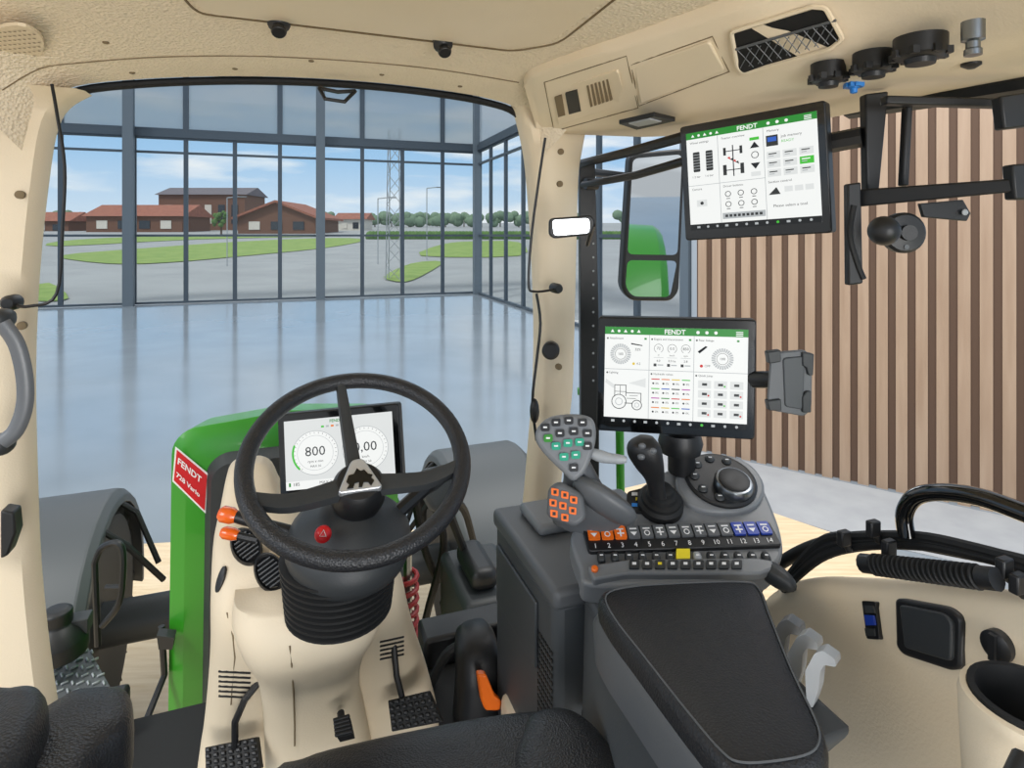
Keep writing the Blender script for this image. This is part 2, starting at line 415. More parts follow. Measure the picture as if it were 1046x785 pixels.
for px,py,h in [(386,270,5.0),(436,266,6.0),(232,272,5)]:
    q=Gd(px,py); mb=MB(); mb.tube([q,q+UP*h],0.04,LGREY,6); mb.tube([q+UP*h,q+UP*(h+0.1)+Vector((0.9,0,0))],0.04,LGREY,6)
    mb.box(q+UP*(h+0.08)+Vector((1.1,0,0)),(1,0,0),(0,1,0),UP,0.6,0.2,0.08,MGREY)
    make(mb,'street_lamp',label='slim grey street lamp beside the road',category='street lamp',group='street lamps along the road')

# ================================================================ TRACTOR BODY
TR=thing('tractor','green farm tractor seen from its driver seat, beige cab trim','tractor')
def arch(v,w,zt,zb,r,n=7,cr=0.0):
    pts=[C(-w-.01,v,zb)]
    for k in range(n+1):
        a=math.pi-math.pi/2*k/n; pts.append(C(-w+r+r*math.cos(a),v,zt-r-cr+r*math.sin(a)))
    pts.append(C(0,v,zt))
    for k in range(n+1):
        a=math.pi/2-math.pi/2*k/n; pts.append(C(w-r+r*math.cos(a),v,zt-r-cr+r*math.sin(a)))
    pts.append(C(w+.01,v,zb)); return pts
mb=MB(); mb.loft([arch(2.14,.31,2.11,1.25,.07,cr=.025),arch(2.17,.355,2.16,1.2,.08,cr=.025),arch(2.6,.35,2.07,1.2,.08,cr=.025),arch(3.1,.33,1.93,1.2,.09,cr=.025),arch(3.7,.29,1.7,1.15,.09,cr=.02),arch(4.2,.22,1.4,1.1,.09,cr=.02)],GREEN)
make(mb,'hood',parent=TR,bevel=0.006,label='glossy green engine hood',angle=34)
mb=MB(); mb.loft([arch(2.10,.235,2.03,1.2,.06),arch(2.15,.26,2.06,1.2,.08)],DARK); make(mb,'firewall_panel',parent=TR)
d=MB()
def quad(mb,pts,v,m,th=0.002): mb.prism([V(x,y,v) for x,y in pts],FW*th,m)
quad(d,[(179,457),(213,485),(210,525),(176,492)],2.129,WHITE,0.006)
quad(d,[(180.5,460),(211.5,486),(209,522),(177.5,491)],2.126,RED,0.003)
f2=Fr(V(180,460,2.122),V(213,488,2.122),V(178,474,2.122),40,15)
f2.text(d,'FENDT',3,12,7.0,WHITE,0.001,bold=True)
f3=Fr(V(178,476,2.122),V(211,506,2.122),V(177,490,2.122),40,15)
f3.text(d,'728 Vario',3,9,5.4,WHITE,0.001,bold=True)
make(d,'hood_decal',parent=TR,label='red and white model decal',tri=True)
FGREY=mat('fender_grey','#494D50',0.5)
def wheel(u):
    c=C(u,3.8,0.665)
    mb=MB(); prof=[(0.32,-0.22),(0.47,-0.25),(0.54,-0.25),(0.57,-0.22),(0.575,0),(0.57,0.22),(0.54,0.25),(0.47,0.25),(0.32,0.22)]
    mb.lathe(c,RT,prof,RUB,40)
    for k in range(26):
        a=2*math.pi*k/26
        for sgn in (-1,1):
            a2=a+(math.pi/26 if sgn>0 else 0); rd=FW*math.cos(a2)+UP*math.sin(a2); tg=-FW*math.sin(a2)+UP*math.cos(a2)
            mb.box(c+rd*0.575+RT*sgn*0.12,RT+tg*0.5*sgn,rd,tg-RT*0.5*sgn,0.25,0.06,0.05,RUB)
    w=make(mb,'front_wheel',parent=TR,label='black ribbed front tyre')
    mb=MB(); mb.lathe(c,RT,[(0.33,-0.2),(0.31,-0.17),(0.2,-0.05),(0.2,0.05),(0.31,0.17),(0.33,0.2)],GREEN,32); make(mb,'wheel_rim',parent=w)
    mb=MB(); rings=[]
    for k in range(15):
        a=math.radians(-10+k*12); rd=FW*math.cos(a)+UP*math.sin(a)
        rings.append([c+rd*0.645-RT*0.29,c+rd*0.675-RT*0.25,c+rd*0.68+RT*0.25,c+rd*0.645+RT*0.29,c+rd*0.60+RT*0.29,c+rd*0.65+RT*0.23,c+rd*0.65-RT*0.23,c+rd*0.60-RT*0.29])
    mb.loft(rings,FGREY); make(mb,'front_fender',parent=TR,label='dark grey front mudguard',bevel=0.006)
    for pp in ([C(u*0.78,3.95,1.26),C(u*0.7,3.95,1.18),C(u*0.6,3.9,0.9)],[C(u*0.78,3.6,1.26),C(u*0.68,3.6,1.16),C(u*0.55,3.7,0.9)]):
        mb=MB(); mb.tube(pp,0.016,BLACK,8); make(mb,'fender_bracket',parent=TR)
wheel(1.17); wheel(-1.17)
mb=MB(); mb.tube([C(-1.1,3.8,0.66),C(1.1,3.8,0.66)],0.11,DARK,14); mb.cbox(-.22,.22,2.3,4.1,.75,1.2,DARK); make(mb,'front_axle',parent=TR,bevel=0.01)
c=C(1.38,-1.05,1.055); mb=MB(); mb.lathe(c,RT,[(0.5,-.3),(.8,-.32),(.92,-.3),(.95,0),(.92,.3),(.8,.32),(.5,.3)],RUB,44)
for k in range(28):
    a=2*math.pi*k/28
    for sgn in (-1,1):
        a2=a+(math.pi/28 if sgn>0 else 0); rd=FW*math.cos(a2)+UP*math.sin(a2); tg=-FW*math.sin(a2)+UP*math.cos(a2)
        mb.box(c+rd*0.96+RT*sgn*0.15,RT+tg*0.5*sgn,rd,tg-RT*0.5*sgn,0.32,0.07,0.06,RUB)
w_=make(mb,'rear_wheel',parent=TR,label='large black ribbed rear tyre')
mb=MB(); mb.lathe(c,RT,[(0.52,-0.28),(0.48,-0.2),(0.3,-0.05),(0.3,0.1),(0.48,0.24),(0.52,0.3)],GREEN,36); make(mb,'wheel_rim',parent=w_)
mb=MB(); rings=[]
for k in range(12):
    a=math.radians(20+k*13); rd=FW*math.cos(a)+UP*math.sin(a)
    rings.append([c+rd*1.06-RT*.36,c+rd*1.09-RT*.3,c+rd*1.09+RT*.24,c+rd*1.05+RT*.3,c+rd*1.01+RT*.3,c+rd*1.05+RT*.22,c+rd*1.05-RT*.3])
mb.loft(rings,GREEN); make(mb,'rear_fender',parent=TR,label='green rear mudguard',bevel=.006)
c0=C(0.47,2.6,1.0)
mb=MB(); mb.tube([c0+Vector((0.04*math.cos(a*0.6),0.04*math.sin(a*0.6),a*0.0045)) for a in range(66)],0.011,DRED,8); make(mb,'suspension_spring',parent=TR,label='dark red coil spring')
mb=MB(); mb.tube([c0-UP*0.2,c0+UP*0.40],0.018,STEEL,8); make(mb,'suspension_rod',parent=TR)
mb=MB(); mb.cbox(.33,.39,2.3,3.2,1.0,1.75,GREEND); make(mb,'hood_side_panel',parent=TR,bevel=0.02)
for i,(p) in enumerate([[C(.5,2.3,1.75),C(.58,2.4,1.5),C(.52,2.5,1.1),C(.6,2.6,.9)],[C(.56,2.2,1.7),C(.66,2.3,1.4),C(.6,2.5,1.2)],[C(.6,2.3,1.72),C(.7,2.5,1.56),C(.8,2.7,1.3)],[C(.44,2.35,1.8),C(.5,2.4,1.5),C(.58,2.5,1.3)]]):
    mb=MB(); mb.tube(spline(p,6),0.016,RUB,8); make(mb,'hydraulic_hose',parent=TR)
mb=MB(); mb.cbox(.56,.80,2.0,2.4,1.2,1.48,DARK); mb.cbox(.60,.7,2.05,2.3,1.48,1.56,BLACK); make(mb,'side_tank',parent=TR,bevel=0.03,seg=3)
mb=MB(); mb.loft([[V(x,y,vv) for x,y in ((428,480),(458,474),(472,482),(470,520),(440,524),(426,500))] for vv in (1.72,1.9)],CGREY); make(mb,'cowl_cover',parent=TR,bevel=0.02,seg=3)
mb=MB(); zz=1.30
pl=[(38,662),(84,650),(112,700),(120,716),(40,716)]
mb.prism([Zp(x,y,zz) for x,y in pl],(0,0,-0.05),GREY)
for i in range(7):
    for j in range(6):
        q=Zp(46+i*8+j*3.0,666+j*8,zz+0.004); mb.box(q,(1,1 if (i+j)%2 else -1,0),(1,-1 if (i+j)%2 else 1,0),UP,0.022,0.006,0.008,LGREY)
make(mb,'entry_step',parent=TR,bevel=0.003,label='grey non-slip step plate')
mb=MB(); mb.tube(spline([W(97,575,2.3),W(104,560,2.3),W(120,555,2.3),W(126,570,2.3),W(122,615,2.3),W(104,640,2.3)],6),0.012,BLACK,8); mb.tube([W(97,575,2.3),W(100,660,2.3)],0.012,BLACK,8); mb.tube([W(108,600,2.3),W(123,600,2.3)],0.009,BLACK,8)
make(mb,'grab_rail',parent=TR)
mb=MB(); mb.lathe(W(58,662,2.0),UP,[(0.09,-0.02),(0.09,0.03),(0.07,0.06),(0.045,0.08),(0.045,0.12),(0.03,0.13)],BLACK,20); mb.box(W(64,640,2.02),RT,FW,UP,0.16,0.06,0.05,DARK); make(mb,'filler_cap',parent=TR,bevel=0.004)
mb=MB(); mb.tube([W(165,640,1.9),W(168,690,1.9),W(150,735,1.8)],0.010,BLACK,8); mb.prism([W(160,650,1.85),W(178,652,1.85),W(176,664,1.85),W(162,664,1.85)],FW*0.04,BLACK); make(mb,'cable_bracket',parent=TR)

# ---- cab shell
VW=1.62
hdr=[(30,160),(38,128),(52,103),(78,88),(140,81),(220,78),(300,79),(380,84),(450,92),(500,101),(530,112),(545,135),(548,165)]
H=[V(x,y,VW) for x,y in [(v.x,v.y) for v in spline([(a,b,0) for a,b in hdr],4)]]
cu_=[(p.dot(RT),p.z) for p in H]
rows=[[p.copy() for p in H]]
def hrow(v,k,zc):
    out=[]
    for i,(u,z) in enumerate(cu_):
        s=i/(len(cu_)-1); uu=u+( (-0.13 if s<0.5 else 0.10)*k*abs(2*s-1)**1.5)
        out.append(C(uu,v,z+(zc-z)*k))
    return out
for v_,k_,z_ in ((1.60,0.04,3.13),(1.54,0.35,3.12),(1.46,0.75,3.13),(1.36,0.93,3.14),(1.15,1.0,3.145),(.6,1.0,3.15),(0.0,1.0,3.15)): rows.append(hrow(v_,k_,z_))
mb=MB(); mb.grid(rows,BEIGER); ROOF=bvh(mb)
make(mb,'roof_lining',parent=TR,label='beige textured headliner',angle=60)
mb=MB(); mb.cbox(-1.0,1.1,-.1,1.75,3.2,3.3,DARK); make(mb,'cab_roof',parent=TR,bevel=0.03)
mb=MB(); mb.tube([p+FW*0.03-UP*0.004 for p in H],0.010,RUB,8); make(mb,'windshield_seal',parent=TR)
mb=MB(); mb.cbox(-1.0,-.62,-.1,1.40,3.12,3.2,BEIGER); make(mb,'roof_side_rail',parent=TR,bevel=0.01)
hp=roundpoly([(180,-30),(210,7),(522,44),(562,37),(648,-30)],10,4)
mb=MB(); mb.prism([hit(ROOF,x,max(y,-25),.012)[0] for x,y in hp],(0,0,0.02),BEIGE); make(mb,'roof_hatch_panel',parent=TR,bevel=0.005,seg=3,label='smooth beige ceiling hatch panel')
hp2=roundpoly([(164,-30),(201,13),(525,52),(571,44),(664,-30)],12,4)
mb=MB(); mb.tube([hit(ROOF,x,y,.001)[0] for x,y in hp2 if y>-28],.0022,BEIGED,6); make(mb,'hatch_seam',parent=TR)
mb=MB(); mb.tube([hit(ROOF,x,y,.001)[0] for x,y in sp2([(2,92),(40,70),(80,64),(160,58),(260,57),(360,62),(450,71),(530,84)],4,False)],.0014,BEIGED,6); make(mb,'header_seam',parent=TR)
for x,y in ((108,43),(318,62),(135,74),(390,76),(470,88),(240,70)):
    mb=MB(); q,n=hit(ROOF,x,y,0); mb.lathe(q,n,[(.006,-.004),(.006,.002),(.004,.003)],BEIGED,12); make(mb,'trim_clip',parent=TR)
def pillar(levels,dep,m,name,lab):
    rings=[]
    for py,l,r,vv in levels:
        a=V(l,py,vv); b=V(r,py,vv); zz=(a.z+b.z)/2
        ul,ur=a.dot(RT),b.dot(RT); 
        c=[(ul,vv+0.02),(ul+0.012,vv),( (ul+ur)/2,vv-0.012),(ur-0.012,vv),(ur,vv+0.02),(ur,vv+dep),(ul,vv+dep)]
        rings.append([C(p,q,zz) for p,q in c])
    n=len(rings[0]); cols=[spline([rg[j] for rg in rings],4) for j in range(n)]
    rr=[[cols[j][i] for j in range(n)] for i in range(len(cols[0]))]
    mb=MB(); mb.loft(rr,m); return make(mb,name,parent=TR,label=lab,angle=50)
pillar([(92,526,612,1.56),(120,535,604,1.59),(150,542,598,1.6),(180,546,594,1.6),(250,551,592,1.6),(330,554,590,1.6),(400,553,588,1.6),(450,549,582,1.6),(500,545,576,1.6),(560,540,570,1.6),(700,536,560,1.6)],0.07,BEIGE,'cab_pillar','beige curved front pillar')
pillar([(84,-120,84,1.56),(100,-120,60,1.59),(130,-110,46,1.6),(200,-90,36,1.6),(260,-80,30,1.6),(320,-75,26,1.6),(400,-75,24,1.6),(500,-75,26,1.6),(600,-75,30,1.6),(700,-75,40,1.6),(780,-75,52,1.6)],0.07,BEIGE,'cab_pillar','broad beige front pillar beside the door')
for lv in ([(548,165),(553,250),(556,330),(555,400),(551,450),(547,500),(541,560),(537,700)],[(30,160),(33,260),(26,320),(22,400),(24,500),(28,600),(38,700),(50,780)]):
    mb=MB(); mb.tube([V(x,y,1.655) for x,y in sp2(lv,4,False)],0.010,RUB,6); make(mb,'pillar_seal',parent=TR)
mb=MB(); mb.prism([C(cu_[0][0],1.66,1.66),C(cu_[-1][0],1.66,1.66),C(cu_[-1][0],1.66,2.95),C(cu_[-3][0]-.02,1.66,3.08),C(cu_[4][0],1.66,3.08),C(cu_[0][0],1.66,2.9)],FW*0.006,CABGL); make(mb,'windshield',parent=TR,label='clear front glass')
mb=MB(); mb.cbox(-.72,1.0,-.2,1.66,1.52,1.6,RUB); make(mb,'cab_floor',parent=TR,label='black rubber cab floor')
for ua,ub in ((-.72,-.36),(.33,.85)):
    mb=MB(); mb.cbox(ua,ub,1.58,1.68,1.6,1.68,BLACK); make(mb,'windshield_sill',parent=TR,bevel=0.01)
mb=MB(); mb.prism([W(x,y,1.9) for x,y in ((592,168),(608,166),(612,340),(612,520),(594,520))],Vector((0.0,0.05,0)),BLACK)
for i in range(12):
    q=W(606,235+i*14,1.895); mb.lathe(q,(0,-1,0),[(0.004,-.001),(0.004,0.002)],LGREY,8)
make(mb,'window_upright',parent=TR,bevel=0.004,label='black perforated window upright')
mb=MB(); mb.tube([W(596,189,1.88),W(650,179,1.6),W(705,163,1.4)],0.011,BLACK,12); mb.lathe(W(604,188,1.86),RT,[(0.018,-.02),(0.018,.02)],BLACK,12); make(mb,'blind_tube',parent=TR)
mb=MB(); mb.tube([W(590,168,1.9),W(640,156,1.6),W(705,138,1.35)],0.013,BLACK,8); make(mb,'window_head_rail',parent=TR)
mb=MB(); mb.tube([W(633,440,2.0),W(634,505,2.0)],0.014,GREEN,10); make(mb,'green_rod',parent=TR)
mb=MB(); mb.tube([W(590,400,2.2),W(612,399,2.2)],0.014,GREEN,10); make(mb,'green_rod',parent=TR)
mb=MB(); mb.tube(spline([U(760,640,.93),U(775,598,.93),U(800,574,.93),U(840,556,.93),U(900,550,.93),U(980,562,.93),U(1060,580,.93),U(1160,620,.93)],6),0.012,RUB,10); make(mb,'side_window_seal',parent=TR)
top=[(770,668),(782,622),(800,600),(835,591),(880,592),(930,595),(990,600),(1046,608),(1120,622),(1250,650)]
tp=[U(x,y,.92) for x,y in top]
r0=[p+RT*0.03-UP*0.03 for p in tp]; r1=[p+RT*0.02 for p in tp]; r2=[p+UP*0.004 for p in tp]; r3=[p-RT*0.035-UP*0.012 for p in tp]
r4=[p-RT*0.05-UP*0.05 for p in tp]; r5=[p-RT*0.05-UP*0.22 for p in tp]; r6=[p-RT*0.07-UP*0.36 for p in tp]; r7=[Vector((p.x,p.y,1.66))-RT*0.14 for p in tp]; r8=[Vector((p.x,p.y,1.6))-RT*0.20 for p in tp]
mb=MB(); mb.grid([spline(r,3) for r in (r0,r1,r2,r3,r4,r5,r6,r7,r8)],BEIGE); FEND=bvh(mb); make(mb,'inner_fender_trim',parent=TR,label='smooth beige fender trim panel',sub=1,angle=80)

# ================================================================ OVERHEAD CONSOLE
OC=thing('overhead_console','beige roof console with pockets and dials','console')
cols=[((535,85),(548,132)),((545,76),(562,134)),((600,58),(625,130)),((640,46),(690,120)),((700,26),(770,100)),((760,6),(860,77)),((830,-14),(960,58)),((900,-40),(1060,30)),((960,-70),(1180,-10))]
ringsA=[]
for i,(a,b) in enumerate(cols):
    ta=Zp(a[0],a[1],3.125); 
    tb=Zp(b[0],b[1],3.005 if i>2 else (3.05,3.045,3.02)[i])
    ringsA.append([ta+UP*0.03,ta,ta*0.97+tb*0.03-UP*0.004,ta*0.06+tb*0.94,tb,tb+RT*0.04-UP*0.006,tb+RT*0.30,tb+RT*0.34+UP*0.15])
colsS=[spline([rg[j] for rg in ringsA],4) for j in range(8)]
rr=[[colsS[j][i] for j in range(8)] for i in range(len(colsS[0]))]
mb=MB(); mb.loft(rr,BEIGE); CON=bvh(mb); make(mb,'console_shell',parent=OC,angle=40)
def hp_(b,px,py,off): return hit(b,px,py,off)[0]
def edgepts(pts,n=5):
    out=[]
    for i in range(len(pts)):
        a=pts[i]; b=pts[(i+1)%len(pts)]
        for k in range(n): out.append((a[0]+(b[0]-a[0])*k/n,a[1]+(b[1]-a[1])*k/n))
    return out
def cpatch(mb,pts,off,th,m,b=None):
    P=[hp_(b or CON,x,y,off) for x,y in pts]
    cc=sum(P,Vector())/len(P); n=Vector((0,0,0))
    for i in range(len(P)): n+=(P[i]-cc).cross(P[(i+1)%len(P)]-cc)
    n.normalize()
    if n.dot(CAM-P[0])<0: n=-n
    P=[p-n*((p-cc).dot(n)) for p in P]
    mb.prism(P,-n*th,m)
def cseam(mb,pts,m=BEIGED,r=.0014,off=.0005,b=None):
    P=[hp_(b or CON,x,y,off) for x,y in edgepts(pts)]; mb.tube(P+[P[0]],r,m,5)
mb=MB(); cpatch(mb,roundpoly([(563,93),(632,70),(640,105),(572,126)],3),0.003,0.01,BEIGE); make(mb,'radio_bezel',parent=OC,bevel=0.002)
mb=MB(); cpatch(mb,[(578,94),(590,90),(594,112),(582,115)],0.0055,0.006,BLACK); cpatch(mb,[(567,98),(574,95.5),(578,116),(571,118)],0.0055,0.004,BEIGED)
for k in range(6): cpatch(mb,[(600+k*4,86-k*1.3),(602+k*4,85.4-k*1.3),(606+k*4,107-k*1.3),(604+k*4,107.6-k*1.3)],0.0055,0.004,BEIGED)
make(mb,'radio_slot',parent=OC)
mb=MB(); cpatch(mb,roundpoly([(648,68),(726,40),(741,72),(656,104)],4),0.005,0.01,BEIGE); make(mb,'storage_lid',parent=OC,bevel=0.003)
mb=MB(); cseam(mb,[(645,66),(728,37),(745,73),(653,108)]); make(mb,'lid_seam',parent=OC)
mb=MB(); cseam(mb,[(556,84),(640,57),(652,110),(566,134)]); make(mb,'bezel_seam',parent=OC)
pk=[(749,30),(832,5),(845,6),(862,38),(850,48),(762,72),(755,66)]
mb=MB(); cpatch(mb,roundpoly(pk,4),0.006,0.010,BLACK); make(mb,'net_pocket',parent=OC,label='black pocket opening with net')
mb=MB(); P=[hp_(CON,x,y,.007) for x,y in edgepts(roundpoly(pk,4),1)]; mb.tube(P+[P[0]],.004,BEIGE,6); make(mb,'pocket_rim',parent=OC)
mb=MB()
for k in range(10):
    x0=756+k*9.5; yt=48-k*2.75
    mb.tube([hp_(CON,x0,yt,0.009),hp_(CON,min(x0+16,858),yt+17,0.009)],0.0009,GREY,5)
    mb.tube([hp_(CON,x0+2,yt+19,0.009),hp_(CON,min(x0+14,858),yt-2,0.009)],0.0009,GREY,5)
mb.tube([hp_(CON,754,47,0.009),hp_(CON,856,18,0.009)],0.0025,GREY,6)
make(mb,'net',parent=OC)
def dial(px,py,z,r,m):
    mb=MB(); q=Zp(px,py,z); mb.lathe(q,(0,0,-1),[(r,-0.03),(r,-0.004),(r*0.85,0.0),(r*0.6,0.001),(r*0.55,0.008),(r*0.3,0.009)],m,24)
    for k in range(8):
        a=k*math.pi/4; mb.box(q+Vector((math.cos(a)*r*0.98,math.sin(a)*r*0.98,.006)),(1,0,0),(0,1,0),UP,0.009,0.009,0.010,m)
    return mb
for px,py,r in [(846,84,.026),(892,74,.028),(940,60,.033)]:
    make(dial(px,py,2.995,r,BLACK),'air_nozzle',parent=OC)
make(dial(872,90,2.992,.010,BLUEL),'blue_plug',parent=OC,label='small bright blue plug')
mb=MB(); q=Zp(994,38,3.0); mb.lathe(q,(0,0,-1),[(0.013,-.02),(0.013,.004),(0.008,.006),(0.008,.014),(0.010,.016),(0.010,.023)],STEEL,14); make(mb,'socket',parent=OC,label='metal signal socket')
mb=MB(); q=Zp(992,64,3.0); mb.lathe(q,(0,0,-1),[(0.013,-.02),(0.013,.004),(0.010,.006),(0.005,.009)],BLACK,14); make(mb,'socket',parent=OC)
mb=MB(); P=[Zp(x,y,2.995) for x,y in ((632,127),(668,119),(690,124),(650,133))]; mb.prism(P,(0,0,0.01),BLACK); P=[Zp(x,y,2.992) for x,y in ((642,127),(664,122),(676,125),(652,130))]; mb.prism(P,(0,0,0.01),LGREY); make(mb,'reading_lamp',parent=OC,bevel=0.002)
mb=MB(); mb.tube([W(868,112,1.3),W(960,98,1.1),W(1080,78,.95)],0.02,BLACK,8); make(mb,'upper_window_rail',parent=TR)

def knob(px,py,label):
    mb=MB(); q,n=hit(ROOF,px,py,.006); 
    mb.lathe(q,-FW*.6-UP*0.8,[(0.018,-.02),(0.020,.010),(0.016,.014),(0.010,.018),(0.010,.026),(0.014,.030),(0.012,.036)],BLACK,18); make(mb,'coat_hook',label=label,category='hook',bevel=0.001)
knob(285,18,'round black hook fixed to the headliner'); knob(452,40,'round black hook fixed to the headliner')
mb=MB(); mb.tube([V(326,90,1.56),V(332,101,1.54),V(352,104,1.54),V(363,93,1.56)],0.005,BLACK,8); mb.tube([V(326,90,1.56),V(345,94,1.55),V(363,93,1.56)],0.005,BLACK,8); make(mb,'sun_blind_handle',label='small black pull handle under the windshield header',category='handle')
S=thing('roof_speaker','round perforated beige speaker in the headliner','speaker')
mb2=MB(); mb2.prism([Zp(15+30*math.cos(a*.3),47+21*math.sin(a*.3),3.112) for a in range(21)],(0,0,.006),BEIGE); make(mb2,'speaker_rim',parent=S)
mb=MB()
for i in range(9):
    for j in range(12):
        px=-10+j*5; py=30+i*4.4-j*0.4
        if ((px-15)/27)**2+((py-47)/18)**2<1:
            q=Zp(px,py,3.1105); mb.add([q+Vector((.0028*math.cos(k),.0028*math.sin(k),0)) for k in (0,1.05,2.1,3.14,4.2,5.25)],[[5,4,3,2,1,0]],BEIGED)
make(mb,'speaker_grille',parent=S,kind='stuff')
def cord(pts,v,r=0.0045):
    mb=MB(); mb.tube([V(x,y,v) for x,y in sp2(pts,5,False)],r,BLACK,6); return mb
mb=cord([(53,86),(58,115),(66,170),(64,230),(58,300),(30,313),(14,311)],1.5,.0035); mb.lathe(V(9,310,1.5),-FW,[(0.016,-.03),(0.016,0),(0.010,.01)],BLACK,16); make(mb,'wiper_rod',label='thin black rod running down the door pillar',category='rod')
mb=cord([(557,141),(551,180),(543,240),(540,290),(546,298),(566,296)],1.5,.0035); mb.lathe(V(570,295,1.5),-FW,[(0.014,-.03),(0.014,0),(0.01,.01)],BLACK,16); make(mb,'wiper_rod',label='thin black rod beside the front pillar',category='rod')
mb=MB(); mb.lathe(V(563,357,1.54),-FW*0.8-RT*0.4,[(0.014,-.05),(0.014,0.0),(0.024,.004),(0.024,.026),(0.018,.032)],BLACK,20); make(mb,'clamp_knob',label='black round clamp knob on the front pillar',category='knob')
mb=MB(); mb.tube(spline([V(548,300,1.59),V(552,330,1.57),V(548,370,1.57),V(544,410,1.57),V(548,450,1.59)],4),0.004,BLACK,6); mb.ell(V(546,420,1.57),RT*0.014,FW*0.014,UP*0.035,BLACK,10,8); make(mb,'cable_loop',label='black cable with grommet along the front pillar',category='cable')
for px,py in [(20,199),(22,333),(573,155),(572,188),(571,375)]:
    mb=MB(); mb.lathe(V(px,py,1.585),-FW,[(0.009,-.008),(0.009,.002),(0.006,.003)],BEIGED,14); make(mb,'screw_cap',label='small round beige screw cap on the pillar',category='screw cap',group='pillar screw caps')
mb=MB(); mb.prism([V(x,y,1.5) for x,y in ((0,522),(14,524),(16,545),(8,568),(0,572))],FW*.04,BLACK); make(mb,'door_latch',label='black door latch on the beige pillar',category='latch',bevel=0.004)
GH=thing('grab_handle','grey curved grab handle beside the door','handle')
HG=mat('handle_grey','#63666A',0.35)
mb=MB(); pts=spline([(4,330,0),(19,352,0),(27,385,0),(27,415,0),(18,440,0),(4,452,0)],5)
mb.tube([V(p.x-2,p.y,1.42) for p in pts],0.0145,HG,12,flat=0.6); make(mb,'handle_bar',parent=GH)
for yy in (326,454):
    mb=MB(); mb.ell(V(1,yy,1.44),RT*.022,FW*.03,UP*.020,DARK,14,10,0.8); make(mb,'handle_end_cap',parent=GH)

# ================================================================ MIRRORS
M=thing('side_mirror','large black framed exterior mirror with two panes','mirror')
mn=Vector((.115,-.98,-.115)).normalized(); mw=Vector((1,.115,0)).normalized(); mh=mw.cross(mn).normalized()
if mh.z>0: mh=-mh
mc=W(668,232,2.25); ms=2.25/F
def MP(x,y,off=0): return mc+mw*(x-668)*ms+mh*(y-232)*ms+mn*off
mb=MB(); mb.prism([MP(x,y) for x,y in roundpoly([(640,158),(698,152),(698,300),(690,310),(646,309),(636,296)],8)],-mn*.06,BLACK); make(mb,'mirror_housing',parent=M,bevel=0.010,seg=3)
mb=MB(); mb.prism([MP(x,y,.003) for x,y in roundpoly([(643,163),(694,158),(694,261),(641,260)],6)],-mn*.004,CHROME); make(mb,'mirror_glass',parent=M)
mb=MB(); mb.prism([MP(x,y,.003) for x,y in roundpoly([(641,266),(694,267),(688,305),(648,304),(640,294)],6)],-mn*.004,CHROME); make(mb,'mirror_glass',parent=M)
mb=MB(); mb.tube([W(640,180,2.3),W(605,176,2.1)],0.014,BLACK,8); make(mb,'mirror_arm',parent=M)
M=thing('interior_mirror','small rectangular mirror clipped to the pillar','mirror')
mb=MB(); mb.prism([W(x,y,1.45) for x,y in roundpoly([(561,223),(604,220),(608,226),(604,240),(566,244),(561,240)],5)],Vector((0,0.03,0)),BLACK); make(mb,'mirror_housing',parent=M,bevel=0.003)
mb=MB(); mb.prism([W(x,y,1.447) for x,y in roundpoly([(564,225),(602,223),(602,238),(566,241)],4)],Vector((0,0.002,0)),CHROME); make(mb,'mirror_glass',parent=M)
mb=MB(); mb.tube([W(606,230,1.46),W(600,250,1.55)],0.006,BLACK,6); make(mb,'mirror_stalk',parent=M)

# ================================================================ STEERING
th=math.radians(33)
SWc=W(366,468,1.03); px_=RT; py_=FW*math.cos(th)+UP*math.sin(th); pn=(UP*math.cos(th)-FW*math.sin(th))
ST=thing('steering_wheel','black leather three-spoke steering wheel','steering wheel')
def SP(x,y,n=0): return SWc+px_*x+py_*y+pn*n
R=0.178
mb=MB(); mb.tube([SP(R*math.cos(a),R*math.sin(a)) for a in [2*math.pi*k/72 for k in range(72)]],0.0148,LEATH,14,closed=True); make(mb,'wheel_rim',parent=ST,label='black leather rim',angle=80)
def spoke(pts,w,th_=0.012):
    mb=MB(); pp=spline(pts,5); n=len(pp); rings=[]
    for i,p in enumerate(pp):
        t=(pp[min(i+1,n-1)]-pp[max(i-1,0)]).normalized(); sdv=pn.cross(t).normalized(); ww=w[0]+(w[1]-w[0])*i/(n-1)
        rings.append([p+sdv*ww+pn*-0.004,p+sdv*ww*0.8+pn*th_*0.6,p+pn*th_*0.8,p-sdv*ww*0.8+pn*th_*0.6,p-sdv*ww-pn*0.004,p-pn*th_])
    mb.loft(rings,DARK); make(mb,'wheel_spoke',parent=ST,angle=60)
spoke([SP(-.168,-.052,0),SP(-.11,-.055,-.018),SP(-.03,-.035,-.03)],(0.012,0.020))
spoke([SP(.168,-.042,0),SP(.11,-.048,-.018),SP(.03,-.035,-.03)],(0.012,0.020))
spoke([SP(-.018,.172,0),SP(-.012,.1,-.018),SP(-.004,-.01,-.03)],(0.009,0.014))
mb=MB(); mb.lathe(SP(0,-.03,-.06),pn,[(0.040,-.02),(0.046,0),(0.043,.03),(0.036,.04),(0.02,.044)],BLACK,30); make(mb,'wheel_hub',parent=ST)
tri=roundpoly([(-.037,-.038),(.037,-.038),(.010,.024),(-.010,.024)],0.008)
mb=MB(); mb.prism([SP(x,y-.016,-.012) for x,y in tri],-pn*0.012,SILV); make(mb,'wheel_emblem',parent=ST,bevel=0.003,label='silver triangular emblem plate')
